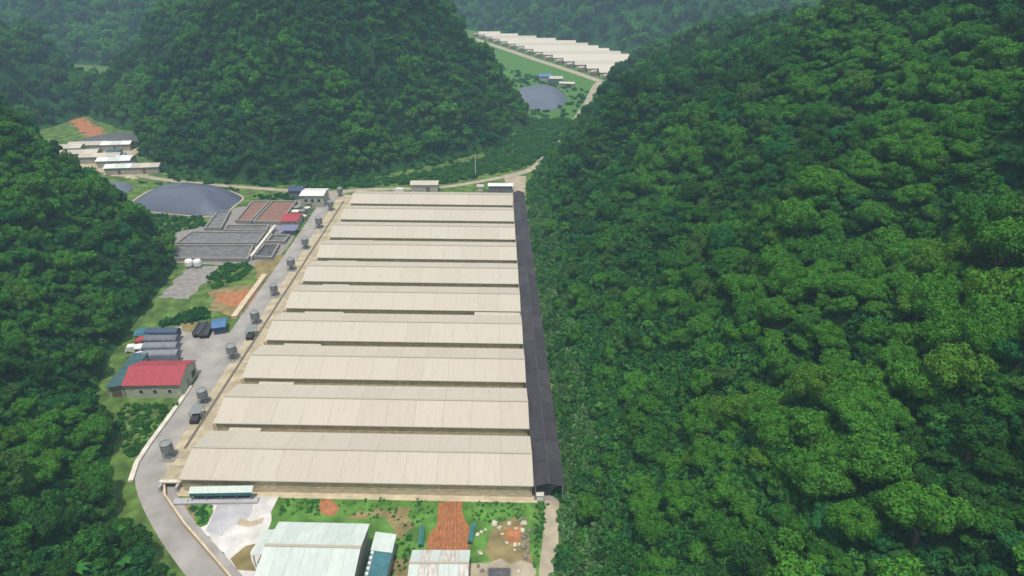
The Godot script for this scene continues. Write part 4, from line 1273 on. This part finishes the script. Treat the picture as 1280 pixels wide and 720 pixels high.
func build_forest() -> void:
	for i in 6:
		crowns.append(leaf_crown(100 + i, 30 + i % 3 * 7, 3600, 0.088, [0.75, 0.95, 0.65, 1.05, 0.7, 0.85][i], 0.18))
		trunks.append(trunk_shape(200 + i))
	for i in 3:
		fine_crowns.append(leaf_crown(300 + i, 46, 8500, 0.052, [0.8, 0.95, 0.7][i], 0.18))
	for i in 4:
		far_crowns.append(leaf_crown(150 + i, 24, 1200, 0.13, [0.95, 1.1, 0.85, 1.0][i], 0.2))
	for i in 3:
		shrubs.append(leaf_crown(180 + i, 9, 520, 0.15, [0.65, 0.8, 0.55][i], 0.3))
	for i in 3:
		creepers.append(leaf_crown(400 + i, 12, 420, 0.2, [0.3, 0.24, 0.36][i], 0.5))
	for i in TINTS.size():
		leaf_material("leaf_%d" % i, Color(TINTS[i].r, TINTS[i].g, TINTS[i].b).linear_to_srgb())
	leaf_material("leaf_copies", Color.WHITE)
	var g := RandomNumberGenerator.new()
	g.seed = 33
	var trees := []       # [position of the trunk base, radius, tint index, tint colour, hill, pixels]
	# each hill: cell of the planting grid and crown radius range
	var x := -640.0
	var spec := [[2.6, 1.15, 3.5], [2.5, 1.1, 3.1], [2.9, 1.5, 3.5], [5.0, 2.4, 4.6], [7.5, 3.6, 7.0]]
	for hill in 5:
		var cell: float = spec[hill][0]
		var lim: Array = [[0, 330, 30, 660], [-330, -35, 30, 300], [-300, 30, 255, 560], [-460, -220, 280, 520], [-640, 480, 500, 950]][hill]
		x = lim[0]
		while x < lim[1]:
			var d: float = lim[2]
			while d < lim[3]:
				var px := x + g.randf_range(-0.5, 0.5) * cell
				var pd := d + g.randf_range(-0.5, 0.5) * cell
				var r1 := g.randf()
				var r2 := g.randf()
				var r3 := g.randf()
				var r4 := g.randf()
				d += cell
				if hill_at(px, pd) != hill:
					continue
				var h := height(px, pd)
				if h < 0.6:
					continue
				if hill == 2 and h < 2.5:
					continue
				if hill == 0 and h < 6.0 and r4 < 0.75:
					continue      # the shrubby strip beside the walkway
				var patch := noise_b.get_noise_2d(px * 0.7 + 700.0, pd * 0.7)
				var rad := lerpf(spec[hill][1], spec[hill][2], r1 * r1 * r1 * 0.8 + r1 * 0.2) * (1.0 + patch * 0.35)
				if hill == 0:
					rad *= lerpf(0.7, 1.0, clampf(h / 22.0, 0.0, 1.0))
				var p := Vector3(px, h, -pd)
				if not in_frame(p + Vector3(0, 4, 0), 10.0):
					continue
				if not visible_from(p + Vector3(0, rad * 2.2, 0)):
					continue
				# tint: drifts in patches, single trees differ
				var low: float = clampf(1.0 - h / 34.0, 0.0, 1.0) * (0.34 if hill == 0 else 0.22)
				var tone := low - 0.1 - (clampf((h - 38.0) / 30.0, 0.0, 1.0) * 0.25 if hill == 0 else 0.0) + patch * 0.8 + noise_a.get_noise_2d(px * 0.5 + 60.0, pd * 0.5) * 0.7 + noise_a.get_noise_2d(px * 1.6, pd * 1.6 + 900.0) * 0.8 + (r2 - 0.5) * 0.9
				var ti := 1
				if tone < -0.42:
					ti = 0
				elif tone < -0.12:
					ti = 4 if r3 < 0.4 else 0
				elif tone < 0.22:
					ti = 1 if r3 < 0.8 else 5
				elif tone < 0.75:
					ti = 2
				else:
					ti = 3 if r3 < 0.4 else 2
				var dist := (p - EYE).length()
				trees.append([p, rad, ti, hill, rad / dist, g.randi() % 6, g.randf() * TAU, g.randf_range(0.7, 1.35)])
			x += cell
	# trees picked out in the photograph
	var sp := [[1188, 470, 4.3, 3, "large yellow-green tree standing above the dark forest on the steep slope"], [1150, 655, 4.2, 2, "broad fresh green spreading tree near the foot of the steep slope"], [905, 510, 3.0, 3, "round yellow-green tree halfway down the steep slope"], [1250, 320, 4.5, 2, "large fresh green tree high on the steep slope"], [1095, 590, 4.2, 2, "domed fresh green tree beside the dark hollow of the steep slope"]]
	trees.sort_custom(func(a, b): return a[4] > b[4])
	var singles := {}
	var leaf_meshes := []
	var trunk_meshes := []
	var fine_meshes := []
	for c in crowns:
		leaf_meshes.append(c.mesh())
	for t in trunks:
		trunk_meshes.append(t.mesh())
	for c in fine_crowns:
		fine_meshes.append(c.mesh())
	for q in sp:
		var p := on_hill(q[0], q[1])
		for t in trees:
			if t[0].distance_to(p) < q[2] * 0.6:
				t[1] *= 0.6
		single_tree("emergent_tree", q[4], "", p, q[2], q[3], rng.randi() % 3, 0.7 + q[0], 1.1, fine_meshes, trunk_meshes)
	var where_word := ["on the steep slope beside the black walkway", "on the slope above the red-roofed house", "on the conical hill behind the sheds", "on the far hill above the hamlet", "on the furthest ridge"]
	var n := 0
	var rest := {}
	for t in trees:
		var pix := to_pixel(t[0] + Vector3(0, t[1] * 1.6, 0))
		if n < 300 and pix.x > 0 and pix.x < 1280 and pix.y > 0 and pix.y < 715:
			n += 1
			var big: String = "large" if t[1] > 3.0 else ("medium" if t[1] > 2.3 else "small")
			var band: String = "low" if t[0].y < 12.0 else ("partway up" if t[0].y < 26.0 else ("well up" if t[0].y < 42.0 else "high"))
			var label := "%s %s broadleaf tree %s %s" % [big, TINT_WORDS[t[2]], band, where_word[t[3]]]
			single_tree("broadleaf_tree", label, "%s %s trees %s %s" % [big, TINT_WORDS[t[2]], band, where_word[t[3]]], t[0], t[1], t[2], t[5] if t[1] < 2.4 else t[5] % 3, t[6], t[7], leaf_meshes if t[1] < 2.4 else fine_meshes, trunk_meshes)
		else:
			var near: bool = (t[0] - EYE).length() < 230.0
			var key := [t[3], near, t[5] if near else t[5] % 4]
			if not rest.has(key):
				rest[key] = []
			rest[key].append(t)
	var woods := {}
	var wood_labels := ["dense forest covering the steep slope beside the black walkway", "dense forest covering the slope above the red-roofed house", "dense forest covering the conical hill behind the sheds", "forest covering the far hill above the hamlet", "hazy forest covering the furthest ridges"]
	var two := {}
	for key in rest:
		if not woods.has(key[0]):
			var w := Node3D.new()
			w.name = numbered("forest")
			add_child(w)
			tag(w, wood_labels[key[0]], "forest", "", "stuff")
			woods[key[0]] = w
		var mk := [key[1], key[2]]
		if not two.has(mk):
			var am: ArrayMesh = (crowns if key[1] else far_crowns)[key[2]].mesh()
			am.surface_set_material(0, M.leaf_copies)
			var tm: Array = trunks[key[2]].mesh().surface_get_arrays(0)
			am.add_surface_from_arrays(Mesh.PRIMITIVE_TRIANGLES, tm)
			am.surface_set_material(1, M.bark)
			two[mk] = am
		var mm := MultiMesh.new()
		mm.transform_format = MultiMesh.TRANSFORM_3D
		mm.use_colors = true
		mm.mesh = two[mk]
		var list: Array = rest[key]
		mm.instance_count = list.size()
		for i in list.size():
			var t: Array = list[i]
			mm.set_instance_transform(i, tree_place(t[0], t[1], t[6], t[7]))
			var c: Color = TINTS[t[2]]
			var v: float = 0.85 + 0.3 * fposmod(t[6] * 7.3, 1.0)
			mm.set_instance_color(i, Color(c.r * v, c.g * v, c.b * v))
		var mi := MultiMeshInstance3D.new()
		mi.name = "canopy"
		mi.multimesh = mm
		woods[key[0]].add_child(mi, true)
	var per := [0, 0, 0, 0, 0]
	for t in trees:
		per[t[3]] += 1
	print(per, "trees ", trees.size(), " singles ", n)

func on_hill(px: float, py: float) -> Vector3:      # where the ray through a pixel meets the hillside
	var d := ray(px, py).normalized()
	var s := 20.0
	while s < 900.0:
		var q := EYE + d * s
		if q.y < maxf(height(q.x, -q.z), 0.0) + 4.0:
			return Vector3(q.x, maxf(height(q.x, -q.z), 0.0), q.z)
		s += 0.5
	return at(px, py)

func tree_place(p: Vector3, r: float, turn: float, tall: float) -> Transform3D:
	var odd := fposmod(turn * 17.3, 1.0)
	var lean := Basis(Vector3(cos(turn * 5.1), 0, sin(turn * 5.1)), (odd - 0.5) * 0.7)
	var b := lean * Basis(Vector3.UP, turn).scaled_local(Vector3(r * lerpf(0.78, 1.25, odd), r * tall, r * lerpf(1.2, 0.8, fposmod(turn * 7.7, 1.0))))
	return Transform3D(b, p + Vector3(0, r * tall * 0.42, 0))

func single_tree(called: String, label: String, group: String, p: Vector3, r: float, ti: int, variant: int, turn: float, tall: float, leaf_meshes: Array, trunk_meshes: Array) -> void:
	var o := thing(called, label, "tree", p, 0.0, group)
	var t := tree_place(Vector3.ZERO, r, turn, tall)
	part("crown", leaf_meshes[variant], M["leaf_%d" % ti], o).transform = t
	part("trunk", trunk_meshes[variant], M.bark, o).transform = t

func scatter(called: String, label: String, shapes: Array, list: Array) -> void:   # list of [position, radius, colour]
	var w := Node3D.new()
	w.name = numbered(called)
	add_child(w)
	tag(w, label, "undergrowth", "", "stuff")
	for k in shapes.size():
		var am: ArrayMesh = shapes[k].mesh()
		am.surface_set_material(0, M.leaf_copies)
		var sub := []
		for i in range(k, list.size(), shapes.size()):
			sub.append(list[i])
		if sub.is_empty():
			continue
		var mm := MultiMesh.new()
		mm.transform_format = MultiMesh.TRANSFORM_3D
		mm.use_colors = true
		mm.mesh = am
		mm.instance_count = sub.size()
		for i in sub.size():
			var q: Array = sub[i]
			mm.set_instance_transform(i, Transform3D(Basis(Vector3.UP, fposmod(q[0].x * 13.7, TAU)).scaled(Vector3.ONE * q[1]), q[0] - Vector3(0, q[1] * 0.15, 0)))
			mm.set_instance_color(i, q[2])
		var mi := MultiMeshInstance3D.new()
		mi.name = "bushes"
		mi.multimesh = mm
		w.add_child(mi, true)

func inside(p: Vector3, poly: PackedVector2Array) -> bool:
	return Geometry2D.is_point_in_polygon(Vector2(p.x, p.z), poly)

func poly_of(a: Array) -> PackedVector2Array:
	var r := PackedVector2Array()
	for q in pts(a):
		r.append(Vector2(q.x, q.z))
	return r

func build_low_plants() -> void:
	var g := RandomNumberGenerator.new()
	g.seed = 81
	var greens := [Color(0.028, 0.112, 0.032), Color(0.040, 0.150, 0.036), Color(0.060, 0.190, 0.04), Color(0.030, 0.130, 0.045), Color(0.09, 0.13, 0.05)]
	# shrubs on the lower slope of the steep hill and under the forest
	var list := []
	var strip := []
	var mats := []
	for k in 12000:
		var d := g.randf_range(60, 330)
		var x := along(foot_r, d) + g.randf_range(-2.4, 36.0)
		var h := height(x, d)
		if h < 0.0:
			h = 0.0
		if h > 28.0 or not in_frame(Vector3(x, h, -d), 2.0):
			continue
		var v := g.randf_range(0.8, 1.2)
		if x - along(foot_r, d) < 6.0 and g.randf() < 0.8:
			var c := Color(0.10, 0.22, 0.08) * v
			strip.append([Vector3(x, h, -d), g.randf_range(0.9, 1.9), c])
		else:
			var c: Color = greens[g.randi() % 4] * v
			if g.randf() < 0.6:
				mats.append([Vector3(x, h, -d), g.randf_range(1.2, 2.8), greens[1 + g.randi() % 2] * v])
			else:
				list.append([Vector3(x, h, -d), g.randf_range(0.8, 1.9), c])
	scatter("undergrowth", "bright low bushes and creepers covering the foot of the steep slope", shrubs, list)
	scatter("creepers", "bright green creepers spreading over the foot of the steep slope", creepers, mats)
	scatter("roadside_scrub", "dusty grey-green scrub along the edge of the black walkway", creepers, strip)
	# lower slopes of the other hills and the valley floor behind the sheds
	list = []
	for k in 9000:
		var x := g.randf_range(-220, 40)
		var d := g.randf_range(60, 345)
		var h := height(x, d)
		if h < (0.25 if hill_at(x, d) == 1 else -2.0) or h > 16.0:
			continue
		if hill_at(x, d) == 0 or not in_frame(Vector3(x, maxf(h, 0.0), -d), 2.0):
			continue
		list.append([Vector3(x, maxf(h, 0.0), -d), g.randf_range(0.7, 1.8), greens[g.randi() % 4] * g.randf_range(0.8, 1.2)])
	scatter("undergrowth", "low bushes along the feet of the wooded hills", shrubs, list)
	# bushes under the trees all over the nearer slopes
	list = []
	for j in 167:
		for i in 196:
			var x := -250.0 + i * 2.6 + g.randf_range(-1.3, 1.3)
			var d := 28.0 + j * 2.6 + g.randf_range(-1.3, 1.3)
			var pick := g.randi() % 4
			var v := g.randf_range(0.7, 1.15)
			var rad := g.randf_range(1.1, 2.1)
			var h := height(x, d)
			if h < 5.0 or not in_frame(Vector3(x, h, -d), 3.0) or not visible_from(Vector3(x, h + 2.0, -d)):
				continue
			list.append([Vector3(x, h, -d), rad, greens[pick] * v])
			var steep := absf(height(x + 2.0, d) - height(x - 2.0, d)) + absf(height(x, d + 2.0) - height(x, d - 2.0))
			if steep > 3.6:
				for e in 3:
					var x2 := x + g.randf_range(-1.3, 1.3)
					var d2 := d + g.randf_range(-1.3, 1.3)
					list.append([Vector3(x2, height(x2, d2), -d2), rad * g.randf_range(0.7, 1.0), greens[g.randi() % 4] * v])
	scatter("undergrowth", "leafy bushes filling the gaps between the trees of the slopes", shrubs, list)
	# grassy banks and gardens: polygons in the photo, with density and size
	var beds := [
		[[150, 505, 222, 507, 198, 536, 168, 574, 150, 562], 120, 0.3, 0.9, 1, "bushes on the grassy bank below the red-roofed house"],
		[[215, 400, 258, 385, 262, 398, 240, 402, 180, 412], 60, 0.6, 1.5, 0, "bushes above the parking yard"],
		[[255, 350, 280, 330, 318, 333, 300, 350, 268, 362], 90, 0.5, 1.3, 1, "bushes between the ramp and the bare earth"],
		[[180, 270, 250, 272, 262, 282, 222, 290, 200, 320, 180, 290], 240, 0.4, 1.2, 2, "bright weeds between the lagoon and the grey basins"],
		[[345, 622, 400, 622, 400, 645, 350, 645], 60, 0.15, 0.4, 1, "leafy rows of the garden behind the white hall"],
		[[420, 622, 545, 624, 540, 650, 520, 660, 470, 650, 425, 646], 70, 0.12, 0.35, 2, "scattered weeds of the garden beside the ploughed bed"],
		[[583, 626, 660, 630, 655, 648, 600, 655, 592, 650], 80, 0.12, 0.35, 2, "leafy vegetables between the first shed and the rubble"],
		[[667, 632, 686, 628, 680, 660, 672, 700, 666, 720], 60, 0.15, 0.4, 0, "grass and weeds beside the footpath"],
		[[486, 670, 520, 665, 515, 715, 480, 720], 50, 0.15, 0.45, 0, "weeds between the annex and the small house"],
		[[232, 626, 268, 625, 258, 652, 247, 657], 60, 0.2, 0.5, 2, "weeds beside the low cream wall"],
		[[372, 236, 450, 235, 500, 231, 560, 229, 645, 212, 655, 210, 690, 188, 690, 165, 640, 170, 600, 200, 500, 222, 372, 228], 1100, 0.6, 1.8, 1, "bushes at the foot of the conical hill"],
		[[312, 246, 370, 241, 372, 250, 330, 250], 60, 0.5, 1.0, 3, "bushes behind the red-brown basins"],
		[[170, 228, 300, 236, 300, 240, 200, 232], 70, 0.4, 0.9, 2, "weeds along the hamlet track"],
		[[650, 150, 715, 152, 690, 185, 650, 185], 260, 1.0, 2.6, 1, "scrub on the valley floor between the two hills"],
		[[612, 78, 650, 90, 735, 115, 715, 150, 640, 145, 612, 100], 200, 0.8, 2.2, 2, "bushes dotted over the far meadow"]]
	for b in beds:
		var poly := poly_of(b[0])
		var lo := poly[0]
		var hi := poly[0]
		for q in poly:
			lo = lo.min(q)
			hi = hi.max(q)
		list = []
		var tries := 0
		while list.size() < b[1] and tries < b[1] * 20:
			tries += 1
			var q := Vector2(g.randf_range(lo.x, hi.x), g.randf_range(lo.y, hi.y))
			if Geometry2D.is_point_in_polygon(q, poly):
				list.append([Vector3(q.x, maxf(0.0, height(q.x, -q.y)), q.y), g.randf_range(b[2], b[3]), greens[mini(b[4] + g.randi() % 2, 3)] * g.randf_range(0.8, 1.25) * (1.5 if b[3] < 0.6 else 1.0)])
		scatter("undergrowth", b[5], shrubs, list)
	# banana plants at the bend of the road
	var spots := [[96, 668], [112, 690], [128, 672], [150, 690], [88, 700], [175, 700], [140, 655], [200, 712]]
	for k in spots.size():
		banana(on_hill(spots[k][0], spots[k][1]), 0.72 + 0.15 * sin(k * 2.1), k)

func banana(p: Vector3, s: float, k: int) -> void:
	var o := thing("banana_plant", "banana plant with broad arching leaves on the slope below the road bend", "banana plant", p, k * 1.1, "banana plants below the road bend")
	var t := Shape.new()
	t.tube(Vector3(0, -0.4, 0), Vector3(0, 2.6 * s, 0), 0.2 * s, 0.12 * s, 8)
	part("stem", t.mesh(), M.leaf_1, o)
	for i in 9:
		var w := TAU * i / 9.0 + rng.randf() * 0.4
		var d := Vector3(cos(w), 0, sin(w))
		var side := Vector3(-sin(w), 0, cos(w))
		var lift := rng.randf_range(0.5, 1.7)
		var leaf := Shape.new()
		var last := []
		for j in 7:
			var u := j / 6.0
			var c := Vector3(0, 2.4 * s, 0) + d * (u * 2.6 * s) + Vector3(0, (lift * u * 1.6 - 2.1 * u * u * 0.9) * s, 0)
			var ww := 0.42 * s * sin(PI * clampf(u * 0.9 + 0.08, 0.0, 1.0))
			var ring := [c - side * ww + Vector3(0, -ww * 0.3, 0), c, c + side * ww + Vector3(0, -ww * 0.3, 0)]
			if last:
				for e in 2:
					leaf.face([last[e], last[e + 1], ring[e + 1], ring[e]], Vector3.UP)
			last = ring
		part("leaf", leaf.mesh(), M["leaf_1" if i % 3 else "leaf_4"], o)
